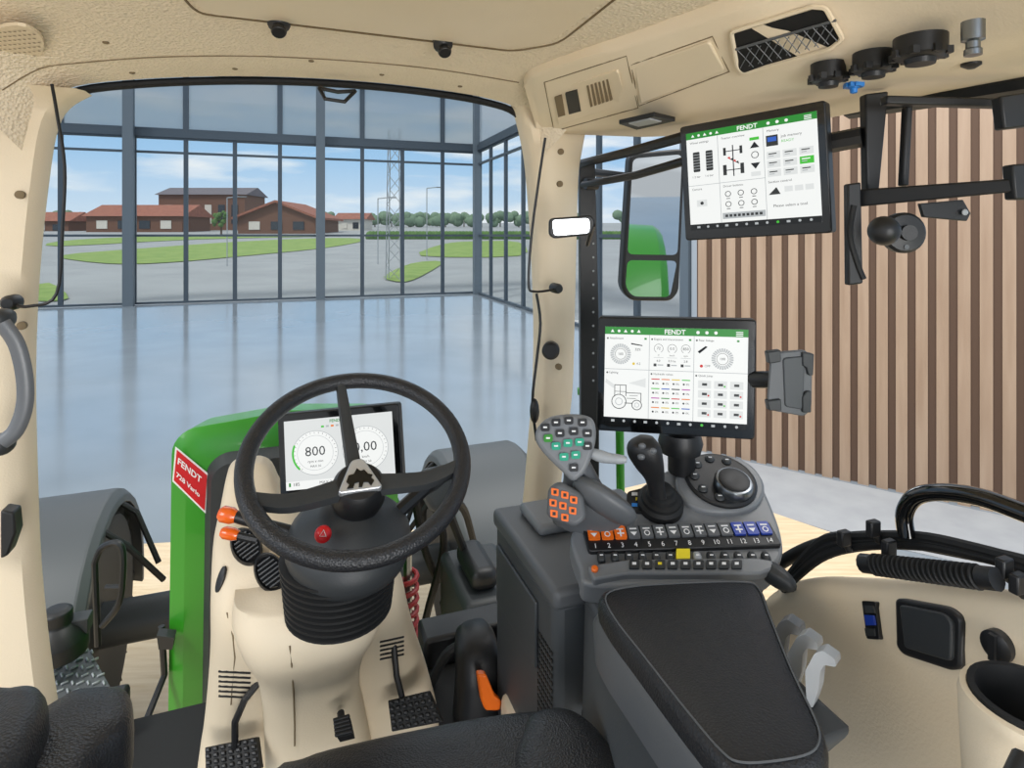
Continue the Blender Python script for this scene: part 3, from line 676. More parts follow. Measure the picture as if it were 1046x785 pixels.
mb=MB(); lion=[(-.03,-.04),(-.024,-.03),(-.03,-.022),(-.024,-.006),(-.012,-.004),(-.004,.010),(.004,.002),(.012,.004),(.02,-.008),(.03,-.012),(.026,-.02),(.032,-.028),(.024,-.04),(.018,-.03),(.008,-.028),(.004,-.04),(-.004,-.04),(-.002,-.026),(-.012,-.028),(-.016,-.04)]
mb.prism([SP(x*.72,y*.72-.020,-.0100) for x,y in lion],-pn*0.002,SK); make(mb,'emblem_figure',parent=ST)
SCN=thing('steering_column','dark column housing above a ribbed rubber boot','steering column')
hc=W(357,554,1.06)
mb=MB(); mb.lathe(hc,UP*1-FW*0.35,[(0.088,-.03),(0.101,-.02),(0.107,.0),(0.103,.022),(0.085,.042),(0.055,.06),(0.042,.08)],DARK,36); make(mb,'column_head',parent=SCN,angle=60)
mb=MB(); prof=[]
n=9
for k in range(n):
    y=-0.088+k*0.0118; r=0.084+0.010*k/n
    prof+=[(r,y),(r+0.007,y+0.003),(r+0.007,y+0.007),(r,y+0.010)]
mb.lathe(W(347,572,1.06),UP-FW*0.10,prof,RUB,40); make(mb,'rubber_boot',parent=SCN,label='ribbed black rubber boot')
bq=W(330,546,0.945); bn=(CAM-bq).normalized()
mb=MB(); mb.lathe(bq,bn,[(0.013,-.03),(0.013,0),(0.010,.004),(0.004,.006)],RED,20); make(mb,'hazard_button',parent=SCN,label='red hazard warning button')
sx_=Vector((1,0,0)); sy_=bn.cross(sx_).normalized()
if sy_.z<0: sy_=-sy_
mb=MB(); mb.tube([bq+bn*.007+sx_*0.006*math.cos(k)+sy_*0.006*math.sin(k) for k in (math.pi*.5,math.pi*(.5+2/3),math.pi*(.5+4/3))],0.0009,WHITE,5,closed=True); make(mb,'hazard_symbol',parent=SCN)
mb=MB(); mb.tube(spline([W(305,545,1.06),W(265,535,1.05),W(238,527,1.04)],5),0.010,BLACK,10); make(mb,'control_stalk',parent=SCN)
for p_,s_ in ((W(231,526,1.04),.9),(W(233,545,1.05),.7)):
    mb=MB(); mb.lathe(p_,Vector((-1,0,0.2)),[(0.011*s_,-.018),(0.015*s_,-.01),(0.015*s_,.006),(0.010*s_,.012)],AMBER,16); make(mb,'stalk_end',parent=SCN,label='amber stalk end')
mb=MB(); mb.tube([W(262,552,1.06),W(240,547,1.05)],0.007,BLACK,8); make(mb,'control_stalk',parent=SCN)
mb=MB(); mb.tube(spline([W(405,525,1.10),W(435,498,1.15),W(452,482,1.18)],4),0.013,BLACK,8); mb.ell(W(443,490,1.17),Vector((.03,0,.025)),FW*.015,Vector((-.012,0,.014)),DARK,12,8); make(mb,'control_stalk',parent=SCN)

DP=thing('dashboard_pedestal','tall beige moulded pedestal under the steering wheel','dashboard')
def supercol(levels,m,name,e,seg=28,back=1.0):
    rings=[]
    for py,l,r,v,bd in levels:
        a=V(l,py,v); b=V(r,py,v); z=(a.z+b.z)/2; ul=a.dot(RT); ur=b.dot(RT); cu=(ul+ur)/2; hw=(ur-ul)/2; ring=[]
        for k in range(seg):
            an=2*math.pi*k/seg; c,s=math.cos(an),math.sin(an)
            x=math.copysign(abs(c)**e,c); y=math.copysign(abs(s)**e,s)
            ring.append(C(cu+hw*x,v+bd*y*(1.0 if y<0 else back),z))
        rings.append(ring)
    colz=[spline([rg[j] for rg in rings],4) for j in range(seg)]
    mb=MB(); mb.loft([[colz[j][i] for j in range(seg)] for i in range(len(colz[0]))],m); make(mb,name,parent=DP,angle=60); return bvh(mb)
lv=[(470,240,268,1.44,.03),(478,233,278,1.44,.05),(505,227,292,1.42,.07),(530,221,330,1.38,.10),(552,219,384,1.35,.12),(585,218,404,1.33,.13),(620,218,412,1.34,.13),(660,215,422,1.38,.13),(700,210,434,1.42,.12),(735,204,442,1.44,.11),(765,202,445,1.45,.10),(800,202,442,1.46,.10)]
PED=supercol(lv,BEIGE,'pedestal_shell',.45,40,.7)
CVR=supercol([(590,240,394,1.22,.10),(612,238,394,1.21,.11),(640,248,384,1.21,.11),(665,262,370,1.24,.1),(695,268,366,1.27,.1),(730,270,372,1.30,.1),(775,272,380,1.32,.1)],BEIGE,'column_cover',.65,32)
for px,py,rr_ in [(252,562,.034),(276,587,.034)]:
    q,n=hit(PED,px,py,.002); 
    if n.dot((CAM-q).normalized())<.3: n=(CAM-q).normalized()
    q=hit(PED,px,py,.012)[0]
    n=(n+(CAM-q).normalized()*1.2).normalized()
    mb=MB(); xa=(UP*1-RT*0.45); mb.lathe(q,n,[(rr_*1.1,-.04),(rr_*1.12,0.002),(rr_,.007),(rr_*.86,.003),(rr_*.84,-.004)],BLACK,32,xa=xa,sy=0.66)
    xv=(xa-n*xa.dot(n)).normalized(); yv=n.cross(xv)
    for k in range(-3,4):
        hh=math.sqrt(max(0,1-(k/4)**2))*rr_*0.66*.82
        c=q+xv*rr_*0.22*k+n*0.004; mb.box(c,yv,xv,n,hh*2,0.0022,0.006,GREY)
    make(mb,'air_vent',parent=DP,label='oval black air vent')
for k in range(5):
    mb=MB(); mb.tube([hp_(PED,388+i*8,656-i*1.7+k*4.4,0.0005) for i in range(4)],0.0022,BLACK,6); make(mb,'vent_slot',parent=DP)
for k in range(6):
    mb=MB(); mb.tube([hp_(PED,224+i*8,686+i*.4+k*5,0.0005) for i in range(5)],0.0022,BLACK,6); make(mb,'vent_slot',parent=DP)
mb=MB(); mb.tube([hp_(CVR,x,y,.0004) for x,y in ((296,660),(298,680),(300,710),(301,740),(301,762))],.0016,BEIGED,5); make(mb,'panel_seam',parent=DP)
mb=MB(); mb.tube([hp_(PED,x,y,.0004) for x,y in ((232,626),(238,650),(240,672),(236,720))],.0014,BEIGED,5); make(mb,'panel_seam',parent=DP)
mb=MB(); q,n=hit(PED,226,592,.001); mb.lathe(q,n,[(.022,-.003),(.022,.002),(.019,.003)],BLACK,16,sy=.35); make(mb,'switch_strip',parent=DP)

# ================================================================ DISPLAYS
def display(name,label,tl,tr,bl,th,W_,H_,draw,rad=4):
    T=thing(name,label,'monitor')
    fr=Fr(tl,tr,bl,W_,H_)
    pr=roundpoly([(0,0),(W_,0),(W_,H_),(0,H_)],rad)
    mb=MB(); mb.prism([fr.p(x,y,0) for x,y in pr],-fr.n*th,BLACK); make(mb,'monitor_housing',parent=T,bevel=0.003)
    mb=MB(); pr=roundpoly([(1.5,1.5),(W_-1.5,1.5),(W_-1.5,H_-1.5),(1.5,H_-1.5)],rad); mb.prism([fr.p(x,y,0.0012) for x,y in pr],-fr.n*0.0012,GLOSS); make(mb,'monitor_glass',parent=T)
    mb=MB(); draw(fr,mb); make(mb,'screen',parent=T,label='lit screen interface',tri=True)
    return T,fr
L1=0.0016
def base_ui(fr,mb,x,y,w,h):
    fr.rect(mb,x,y,w,h,SW,L1)
    fr.rect(mb,x,y,w,8,SG,L1+.0002); fr.rect(mb,x,y+h-7,w,7,SK,L1+.0002)
    fr.text(mb,'FENDT',x+w/2,y+6.6,5.2,SW,L1+.0006,'CENTER',True)
    for k in range(5):
        if k%2: fr.circ(mb,x+8+k*7,y+4.4,1.6,SW,L1+.0004,8)
        else: fr.poly(mb,[(x+6+k*7,y+5.8),(x+10+k*7,y+5.8),(x+8+k*7,y+2.4)],SW,L1+.0004)
    for k in range(3): fr.circ(mb,x+w*0.66+k*9,y+4.2,1.8,SW,L1+.0005,8)
    for k in range(3): fr.rect(mb,x+w-12,y+2.5+k*1.8,7,0.9,SW,L1+.0005)
    for k in range(12):
        if k%3: fr.circ(mb,x+10+k*(w-20)/11,y+h-3.5,1.5,SGR if k!=8 else SLIM,L1+.0005,8)
        else: fr.rect(mb,x+8+k*(w-20)/11,y+h-4.6,3.6,2.4,SGR,L1+.0005)
def draw_arm(fr,mb):
    x,y,w,h=8,10,147,104
    base_ui(fr,mb,x,y,w,h); l=L1+.0002
    fr.rect(mb,x+47,y+8,0.6,h-15,SGR,l); fr.rect(mb,x+93,y+8,0.6,h-15,SGR,l); fr.rect(mb,x,y+45,w,0.6,SGR,l)
    for i,tx in enumerate(['Attachment','Engine and transmission','Rear linkage']): fr.text(mb,tx,x+5+(0,47,93)[i],y+13.2,2.3,SK,l)
    for i,tx in enumerate(['Lighting','Hydraulic valves','Quick jump']): fr.text(mb,tx,x+5+(0,47,93)[i],y+50,2.3,SK,l)
    for i in range(3):
        fr.circ(mb,x+3+(0,47,93)[i],y+12.4,1,SD,l,8); fr.circ(mb,x+3+(0,47,93)[i],y+49.2,1,SD,l,8); fr.rect(mb,x+42+(0,46,94)[i],y+11.2,2.4,2,SG,l)
    for cx,cy in ((x+17,y+29),(x+122,y+31)):
        for k in range(26):
            a0=k*360/26; fr.ring(mb,cx,cy,11,4,SGR,a0,a0+9,l,2)
        fr.ring(mb,cx,cy,6,.4,SD,0,360,l+.0002); fr.text(mb,'100',cx,cy+1.2,2.8,SK,l+.0004,'CENTER')
    fr.poly(mb,[(x+28,y+17),(x+40,y+19),(x+40,y+20),(x+28,y+18.4)],SK,l); fr.poly(mb,[(x+97,y+24),(x+105,y+18),(x+107,y+19),(x+99,y+26)],SK,l)
    fr.text(mb,'32%',x+32,y+25,2.8,SK,l); fr.circ(mb,x+31,y+39,1.4,SY,l); fr.circ(mb,x+101,y+39,1.6,SR,l); fr.text(mb,'4.2',x+34,y+40,2.6,SD,l); fr.text(mb,'OFF',x+104,y+40,2.6,SD,l)
    for i in range(3):
        fr.ring(mb,x+57+i*14,y+22,4.8,.4,SD,120,420,l); fr.text(mb,('72','0.0','850')[i],x+57+i*14,y+23.2,3,SK,l,'CENTER')
        fr.text(mb,('C','km/h','rpm')[i],x+57+i*14,y+30,2,SD,l,'CENTER'); fr.rect(mb,x+52+i*14,y+31.4,10,.4,SGR,l)
    for i in range(3):
        fr.text(mb,('6.0','0.0 ha','2.8')[i],x+57+i*14,y+36,2.4,SK,l,'CENTER'); fr.rect(mb,x+52+i*14,y+38,3,3,SD,l); fr.rect(mb,x+56+i*14,y+38.8,6,1.2,SGR,l)
    fr.ring(mb,x+16,y+80,8,.8,SD,0,360,l); fr.ring(mb,x+35,y+83,5.5,.8,SD,0,360,l); fr.ring(mb,x+16,y+80,4,.7,SGR,0,360,l); fr.ring(mb,x+35,y+83,2.6,.6,SGR,0,360,l)
    for a,b,c,d in ((11,62,13,.7),(11,62,.7,13),(23,62,.7,12),(23,70,16,.7),(39,70,.7,9),(22,81,8,.8),(11,69,13,.5),(17,63,.5,10),(24,76,10,.5),(27,73,9,.4)): fr.rect(mb,x+a,y+b,c,d,SD,l)
    fr.poly(mb,[(x+2,y+56),(x+12,y+63),(x+10,y+66),(x+1,y+60)],SLG,l); fr.poly(mb,[(x+26,y+60),(x+44,y+54),(x+44,y+64)],SLG,l)
    cols=[SR,SOR,SY,SLIM,SB,SK,SM,SG]
    for j in range(4):
        for i in range(4):
            fr.rect(mb,x+50+i*10.5,y+54+j*10,8.5,1.1,cols[(i+j*3)%8],l); fr.circ(mb,x+52+i*10.5,y+59+j*10,1.1,SD,l,8); fr.text(mb,'0%',x+54.2+i*10.5,y+60+j*10,2.2,SK,l)
    for j in range(4):
        for i in range(3):
            fr.rect(mb,x+98+i*16,y+54+j*10,13,8,SLG,l); fr.rect(mb,x+102+i*16,y+56.6+j*10,5,2.6,SD,l+.0002)
            if (i+j)%2: fr.circ(mb,x+108.5+i*16,y+59.4+j*10,1,[SR,SLIM,SR][i],l+.0003,8)
DA,fA=display('terminal_monitor','black touchscreen terminal mounted above the armrest',W(611,324,1.235),W(773,327,1.165),W(609,440,1.235),0.032,163,123,draw_arm)
def draw_up(fr,mb):
    x,y,w,h=8,10,138,118
    base_ui(fr,mb,x,y,w,h); l=L1+.0002
    for vx in (36,85): fr.rect(mb,x+vx,y+8,0.6,h-15,SGR,l)
    fr.rect(mb,x,y+64,85,0.6,SGR,l)
    for i,tx in enumerate(['Wheel settings','Tractor overview','Memory']): fr.text(mb,tx,x+4+(0,36,85)[i],y+14,2.7,SK,l)
    for i,tx in enumerate(['Camera','Driver buttons']): fr.text(mb,tx,x+4+(0,36)[i],y+70,2.7,SK,l)
    for cx in (7,22):
        fr.poly(mb,roundpoly([(x+cx,y+24),(x+cx+8,y+24),(x+cx+8,y+48),(x+cx,y+48)],1.5),SD,l)
        for k in range(6): fr.rect(mb,x+cx,y+27+k*3.4,8,.6,SGR,l+.0002)
    fr.text(mb,'1.2 bar',x+5,y+55,2.6,SK,l); fr.text(mb,'1.6 bar',x+20,y+55,2.6,SK,l)
    fr.rect(mb,x+52,y+22,1.2,36,SK,l); fr.rect(mb,x+44,y+28,17,1,SK,l); fr.rect(mb,x+44,y+50,17,1,SK,l); fr.rect(mb,x+42,y+24,3,9,SD,l); fr.rect(mb,x+60,y+24,3,9,SD,l); fr.rect(mb,x+41,y+44,4,12,SD,l); fr.rect(mb,x+60,y+44,4,12,SD,l)
    for k in range(4): fr.poly(mb,[(x+46+k*3,y+36+k*2),(x+49+k*3,y+35+k*2),(x+50+k*3,y+39+k*2)],SD if k%2 else SR,l)
    fr.poly(mb,[(x+71,y+29),(x+81,y+29),(x+76,y+22)],SK,l); fr.poly(mb,[(x+71,y+46),(x+81,y+46),(x+76,y+53)],SK,l)
    fr.rect(mb,x+71,y+17,10,3.4,SLIM,l); fr.ring(mb,x+76,y+37,4,.8,SD,0,360,l,14); fr.rect(mb,x+71,y+56,10,5,SLG,l)
    fr.rect(mb,x+88,y+18,12,12,SD,l); fr.rect(mb,x+89.5,y+20,9,5,SB,l+.0002); fr.text(mb,'Job memory',x+103,y+22,3,SK,l); fr.text(mb,'READY',x+103,y+27.5,3,SLIM,l)
    for j in range(3):
        for i in range(3): fr.rect(mb,x+88+i*16,y+36+j*10,13.5,8,SLIM if (i,j)==(2,1) else SLG,l); fr.rect(mb,x+90+i*16,y+38+j*10,8,1.2,SW if (i,j)==(2,1) else SD,l+.0002); fr.rect(mb,x+90+i*16,y+40.6+j*10,5,1,SGR,l+.0002)
    for j in range(2):
        for i in range(3): fr.ring(mb,x+45+i*14,y+78+j*12,3.4,.8,SD,0,360,l,12); fr.rect(mb,x+43+i*14,y+83+j*12,4,.8,SK,l)
    fr.rect(mb,x+9,y+82,12,8,SLG,l); fr.circ(mb,x+15,y+86,2,SD,l+.0002)
    fr.text(mb,'Section control',x+88,y+71,2.8,SK,l)
    fr.poly(mb,[(x+88,y+84),(x+96,y+76),(x+100,y+84)],SD,l)
    for i in range(3): fr.rect(mb,x+104+i*10,y+76,8,6,SLG,l)
    fr.text(mb,'Please select a tool',x+92,y+98,3.2,SK,l)
    fr.rect(mb,x+38,y+100,46,7,SGR,l)
    for k in range(9): fr.rect(mb,x+41+k*4.6,y+102,3,3,SD,l+.0002)
DU,fU=display('roof_monitor','black touchscreen hanging below the overhead console',W(694,130,1.22),W(843,102,1.04),W(700,246,1.22),0.03,154,140,draw_up)
def draw_dash(fr,mb):
    x,y,w,h=7,8,111,73; l=L1+.0002
    fr.rect(mb,x,y,w,h,SLG,L1); fr.rect(mb,x,y+h*.88,w,h*0.12,SW,l)
    fr.text(mb,'FENDT',x+w/2-2,y+5.2,3.2,SG,l+.0002,'CENTER',True)
    for cx,tx,u_ in ((31,'800','rpm x min'),(82,'0,00','km/h')):
        fr.circ(mb,x+cx,y+36,23,SW,l+.0001,40)
        fr.ring(mb,x+cx,y+36,23.5,.6,SGR,0,360,l+.0002,40); fr.ring(mb,x+cx,y+36,18.5,.35,SGR,0,360,l+.0002,40)
        for k in range(24): fr.ring(mb,x+cx,y+36,22,1.6,SD,130+k*11.6,131+k*11.6,l+.0003,1)
        fr.text(mb,tx,x+cx,y+39,10.5,SD,l+.0004,'CENTER'); fr.text(mb,u_,x+cx,y+46,2.8,SD,l+.0004,'CENTER')
        fr.text(mb,'MAX 50',x+cx,y+51,2.4,SD,l+.0004,'CENTER')
    fr.ring(mb,x+31,y+36,23.8,2.0,SLIM,135,205,l+.0006)
    for k in range(7): fr.rect(mb,x+38+k*5,y+8,3,2,[SLIM,SGR,SOR,SGR,SGR][k%5],l+.0002)
    fr.text(mb,'185',x+7,y+69,3.6,SK,l+.0004); fr.rect(mb,x+3,y+65.5,2,4,SG,l+.0004); fr.text(mb,'MAX 3.5/50 km/h',x+34,y+69,3.2,SD,l+.0004); fr.text(mb,'0%',x+98,y+69,3.2,SD,l+.0004)
DD,fD=display('dashboard_monitor','black framed instrument screen behind the steering wheel',W(283,424,1.22),W(407,412,1.215),W(286,509,1.20),0.03,125,88,draw_dash)
mb=MB(); mb.tube([W(345,470,1.27),W(350,540,1.24)],0.035,DARK,10); make(mb,'monitor_bracket',parent=DD)
mb=MB(); mb.tube(spline([W(695,400,1.25),W(696,455,1.25),W(696,480,1.26)],4),0.028,BLACK,14); mb.lathe(W(695,452,1.24),UP,[(0.04,-.02),(0.045,0),(0.04,.02)],BLACK,20); make(mb,'monitor_bracket',parent=DA)
mb=MB(); mb.tube([W(775,160,1.15),W(880,140,1.05)],0.018,BLACK,8); make(mb,'monitor_bracket',parent=DU)

PH=thing('phone_holder','grey clamp phone holder beside the terminal','phone holder')
mb=MB(); t=1.1
mb.prism([W(x,y,t) for x,y in roundpoly([(788,361),(823,358),(830,366),(829,418),(822,426),(789,420),(784,412)],5)],Vector((.003,0.012,0)),GREY); mb.prism([W(x,y,t-.003) for x,y in roundpoly([(800,366),(822,364),(822,380),(820,419),(802,416)],4)],Vector((0,0.006,0)),CGREY); make(mb,'holder_body',parent=PH,bevel=0.002)
for pts in ([(784,360),(798,358),(798,370),(786,372)],[(784,410),(798,408),(799,420),(786,420)],[(820,360),(832,362),(831,384),(826,384),(824,376),(820,374)],[(820,406),(824,400),(829,400),(829,422),(820,422)]):
    mb=MB(); mb.prism([W(x,y,t-.006) for x,y in pts],Vector((0,0.016,0)),DARK); make(mb,'holder_jaw',parent=PH,bevel=0.002)
mb=MB(); mb.tube([W(770,388,1.17),W(792,388,1.13)],0.016,BLACK,10); make(mb,'holder_arm',parent=PH)

# ================================================================ ARMREST CONSOLE
t25=math.radians(24); DN=Vector((0,-math.sin(t25),math.cos(t25))); DP0=W(690,590,1.05)
def D(px,py,off=0.0): return PL(px,py,DP0,DN)+DN*off
ex=Vector((1,0,0))
AC=thing('armrest_console','grey control armrest with buttons and padded top','armrest')
mb=MB(); dk=sp2([(583,548),(600,530),(640,508),(672,485),(705,472),(745,468),(768,478),(783,505),(798,545),(797,572),(772,590),(690,596),(604,598),(592,580)],5)
mb.prism([D(x,y) for x,y in dk],-DN*0.05,MGREY); make(mb,'control_deck',parent=AC,bevel=0.008,seg=3)
fb=Fr(D(597,543,.009),D(785,537,.009),D(600,565,.009),188,22)
mb=MB(); mb.prism([fb.p(x,y,0) for x,y in roundpoly([(-2,-1),(188,-1),(190,24),(1,24)],3)],-fb.n*0.012,BLACK); make(mb,'button_strip',parent=AC,bevel=0.002)
for i in range(14):
    x=2+i*13.2; m=ORANGE if i<3 else (BLUE if i>10 else GREY)
    mb=MB(); mb.prism([fb.p(a,b,0.004) for a,b in roundpoly([(x,0.5),(x+11.6,0.5),(x+12,13.5),(x+.4,13.5)],1.5)],-fb.n*0.004,m)
    k=0.0046
    fb.rect(mb,x+2.5,3.6,7,1.4,WHITE,k)
    if i%3==0: fb.poly(mb,[(x+2.5,7.5),(x+9.5,7.5),(x+6,11.6)],WHITE,k)
    elif i%3==1: fb.ring(mb,x+6,9,3,1,WHITE,0,360,k,10)
    else: fb.rect(mb,x+5.2,5,1.6,7,WHITE,k); fb.rect(mb,x+2.6,8,7,1.4,WHITE,k)
    make(mb,'button',parent=AC,tri=True)
mb=MB()
for i in range(14): fb.text(mb,str(i+1),8+i*13.2,21.5,5,WHITE,0.0012,'CENTER')
make(mb,'number_print',parent=AC,tri=True)
for i in range(13):
    mb=MB(); q=D(614+i*14,572,.004); mb.ell(q,Vector((0.0075,0,0)),DN.cross(ex)*0.011,DN*0.008,DARK if i!=7 else LGREY,10,8,.7); mb.box(q+DN*.0075,ex,DN.cross(ex),DN,.006,.002,.002,WHITE); make(mb,'roller_switch',parent=AC)
mb=MB(); mb.prism([D(x,y,.014) for x,y in ((690,566),(704,566),(704,576),(690,576))],-DN*.012,YEL); make(mb,'yellow_button',parent=AC,bevel=.001)
mb=MB(); mb.prism([D(x,y,.014) for x,y in roundpoly([(600,583),(640,577),(770,575),(788,578),(790,586),(775,592),(640,592),(606,598)],3)],-DN*.02,MGREY); make(mb,'front_lip',parent=AC,bevel=.004)
for i in range(9):
    mb=MB(); x=642+i*13; mb.prism([D(a,b,.018) for a,b in roundpoly([(x,579.5),(x+10.5,579.5),(x+10.5,588),(x,588)],1.5)],-DN*.004,DARK); 
    mb.prism([D(a,b,.0186) for a,b in ((x+3,582),(x+7,582),(x+7,584.5),(x+3,584.5))],-DN*.001,WHITE if i!=2 else YEL); make(mb,'small_button',parent=AC)
mb=MB(); q=D(607,588,.016); mb.lathe(q,DN,[(.006,-.01),(.006,.002),(.004,.004)],ORANGE,16); make(mb,'indicator_button',parent=AC)
mb=MB(); mb.prism([D(x,y,.012) for x,y in sp2([(690,492),(702,476),(735,468),(765,478),(780,500),(772,520),(745,528),(712,524),(694,510)],4)],-DN*.02,MGREY); make(mb,'dial_surround',parent=AC,bevel=.006,seg=3)
q=D(735,496,.012); mb=MB(); mb.lathe(q,DN,[(.070,0),(.070,.005),(.066,.008),(.062,.007)],BLACK,40); make(mb,'dial_plate',parent=AC)
mb=MB(); q2=D(747,505,.02); mb.lathe(q2,DN,[(.037,-.004),(.037,.012),(.034,.017),(.029,.018)],STEEL,32); make(mb,'rotary_dial',parent=AC,label='metal-edged rotary dial')
mb=MB(); mb.lathe(q2,DN,[(.030,.012),(.030,.0195),(.026,.021),(.01,.0195)],BLACK,28); make(mb,'dial_cap',parent=AC)
for a in range(6):
    an=math.radians(60+a*38); qq=q+DN*.009+ex*math.cos(an)*.052+DN.cross(ex)*math.sin(an)*.052
    mb=MB(); mb.ell(qq,ex*.010,DN.cross(ex)*.010,DN*.004,DARK,10,6); mb.box(qq+DN*.004,ex,DN.cross(ex),DN,.007,.002,.001,WHITE); make(mb,'dial_button',parent=AC)
za=2.185
pad=sp2([(612,606),(640,597),(700,593),(762,592),(778,600),(790,630),(815,690),(842,745),(846,768),(835,782),(800,790),(760,792),(738,780),(700,735),(650,670),(620,630)],4)
mb=MB(); P=[Zp(x,y,za) for x,y in pad]; cc=sum(P,Vector())/len(P)
def inset(P,s,dz): return [cc+(p-cc)*s+UP*dz for p in P]
mb.loft([inset(P,.97,-.05),inset(P,1.0,-.035),inset(P,1.0,-.012),inset(P,.975,-.002),inset(P,.92,.002),inset(P,.5,.004),inset(P,.02,.004)],LEATH); make(mb,'armrest_pad',parent=AC,label='black stitched leather arm pad',angle=80)
mb=MB(); mb.loft([[cc+(p-cc)*1.0-UP*.03 for p in P],[cc+(p-cc)*1.05-UP*.045 for p in P],[cc+(p-cc)*1.03-UP*.10 for p in P]],GREY); make(mb,'armrest_shell',parent=AC,angle=50)
mb=MB(); mb.tube([cc+(p-cc)*.93+UP*.0028 for p in P],0.0013,GREY,5,closed=True); make(mb,'pad_seam',parent=AC)
mb=MB(); mb.prism([W(x,y,t) for x,y,t in [(596,610,1.12),(640,672,.93),(735,800,.72),(640,880,.72),(594,735,1.1)]],RT*0.22,CGREY)
make(mb,'armrest_carrier',parent=AC,bevel=0.01,seg=3)
mb=MB()
nrm=(W(640,672,.93)-W(596,610,1.12)).cross(W(594,735,1.1)-W(596,610,1.12)).normalized()
if nrm.dot(CAM-W(620,680,1.0))<0: nrm=-nrm
p0=W(596,610,1.12); eu=(W(735,800,.72)-p0); eu=Vector((eu.x,eu.y,0)).normalized(); ev=Vector((0,0,-1))
for i in range(16):
    for j in range(9):
        q=p0+eu*(0.03+i*.022+(j%2)*.011)+ev*(0.075+j*.02)
        q=q+nrm*((p0-q).dot(nrm)+.001)
        mb.lathe(q,nrm,[(.0085,0),(.0085,.0012)],DARK,6)
make(mb,'honeycomb_panel',parent=AC)
SB_=thing('side_console','dark grey side console box with lidded top','console')
mb=MB(); mb.cbox(.455,.80,1.02,1.37,1.6,2.075,CGREY); make(mb,'console_body',parent=SB_,bevel=.02,seg=3)
mb=MB(); mb.cbox(.45,.80,1.01,1.375,2.06,2.10,GREY); make(mb,'console_lid',parent=SB_,bevel=.012,seg=3)
mb=MB(); mb.cbox(.448,.4555,1.10,1.34,1.90,2.03,CGREY); make(mb,'console_door',parent=SB_,bevel=.003)
mb=MB()
for i in range(8):
    for j in range(16): mb.cbox(.4535,.4545,1.03+i*.0095,1.0352+i*.0095,1.76+j*.014,1.767+j*.014,BLACK)
make(mb,'perforated_grille',parent=SB_)
mb=MB(); mb.cbox(.5,.64,1.2,1.33,2.10,2.125,MGREY); make(mb,'storage_tray',parent=SB_,bevel=.01)
mb=MB(); mb.cbox(.44,.76,1.02,1.3,1.6,1.72,BEIGE); make(mb,'console_plinth',parent=SB_,bevel=.02)

# ================================================================ JOYSTICKS
J=thing('multifunction_joystick','grey joystick with a broad button head','joystick')
def stack(lst,xd,m,name,par,seg=20):
    rings=[]
    for (px,py,t,rw,rd) in lst:
        c=W(px,py,t); rings.append([c+xd*rw*math.cos(2*k*math.pi/seg)+FW*rd*math.sin(2*k*math.pi/seg) for k in range(seg)])
    colz=[spline([rg[j] for rg in rings],4) for j in range(seg)]
    mb=MB(); mb.loft([[colz[j][i] for j in range(seg)] for i in range(len(colz[0]))],m); make(mb,name,parent=par,angle=70)
stack([(600,540,1.17,.066,.045),(600,526,1.16,.064,.048),(600,510,1.155,.052,.045),(597,496,1.15,.038,.036),(593,483,1.145,.031,.028),(588,470,1.145,.028,.020)],Vector((1,0,-.15)).normalized(),GREY,'joystick_grip',J)
mb=MB(); mb.ell(W(617,512,1.10),Vector((.050,0,-.032)),FW*.040,Vector((.012,-.008,.024)),GREY,22,14,.8); make(mb,'palm_rest',parent=J,angle=80)
hn=(CAM-W(579,458,1.12)).normalized(); hp0=W(579,458,1.12)
def HD(px,py,off=0): return PL(px,py,hp0,hn)+hn*off
mb=MB(); mb.prism([HD(x,y) for x,y in sp2([(549,437),(562,426),(585,423),(604,427),(609,442),(606,462),(598,482),(586,492),(574,482),(556,464),(547,450)],4)],-hn*.028,MGREY); make(mb,'joystick_head',parent=J,bevel=.008,seg=3)
bts=[(557,437,BLACK),(568,432,BLACK),(581,430,BLACK),(595,432,BLACK),(560,448,GREEN),(572,443,BLACK),(586,441,BLACK),(600,443,BLACK),(568,456,TEAL),(580,453,TEAL),(592,452,TEAL),(576,467,TEAL),(588,465,TEAL),(600,456,BLACK),(586,478,BLACK)]
for x,y,m in bts:
    mb=MB(); mb.prism([HD(a,b,.005) for a,b in roundpoly([(x-4.6,y-3.6),(x+4.6,y-4.2),(x+4.6,y+3.8),(x-4.4,y+4)],2)],-hn*.006,m); mb.prism([HD(a,b,.0056) for a,b in ((x-2,y-1),(x+2,y-1),(x+2,y+.6),(x-2,y+.6))],-hn*.001,WHITE); make(mb,'head_button',parent=J)
on=(CAM-W(575,515,1.08)).normalized(); op=W(575,515,1.075)
def OD(px,py,off=0): return PL(px,py,op,on)+on*off
mb=MB(); mb.prism([OD(x,y) for x,y in roundpoly([(560,498),(572,491),(596,505),(600,530),(588,540),(558,528)],6)],-on*.085,GREY); make(mb,'button_pod',parent=J,bevel=.008,seg=3)
for x,y in ((567,503),(577,506),(586,511),(565,514),(575,517),(585,522),(566,525),(577,529)):
    mb=MB(); mb.prism([OD(a,b,.003) for a,b in roundpoly([(x-3.8,y-4.4),(x+3.8,y-3.0),(x+3.6,y+4.4),(x-3.8,y+3.0)],1.5)],-on*.006,ORANGE); mb.prism([OD(a,b,.0036) for a,b in ((x-1.6,y-1.8),(x+1.6,y-1.8),(x+1.6,y+1.8),(x-1.6,y+1.8))],-on*.001,BLACK); make(mb,'orange_button',parent=J)
mb=MB(); mb.tube(spline([W(604,463,1.13),W(620,468,1.12),W(640,470,1.11)],4),[.009,.010,.011,.011,.010,.009,.009,.008,.005],LGREY,12); make(mb,'side_paddle',parent=J)
J2=thing('crossgate_joystick','black small joystick with rubber boot','joystick')
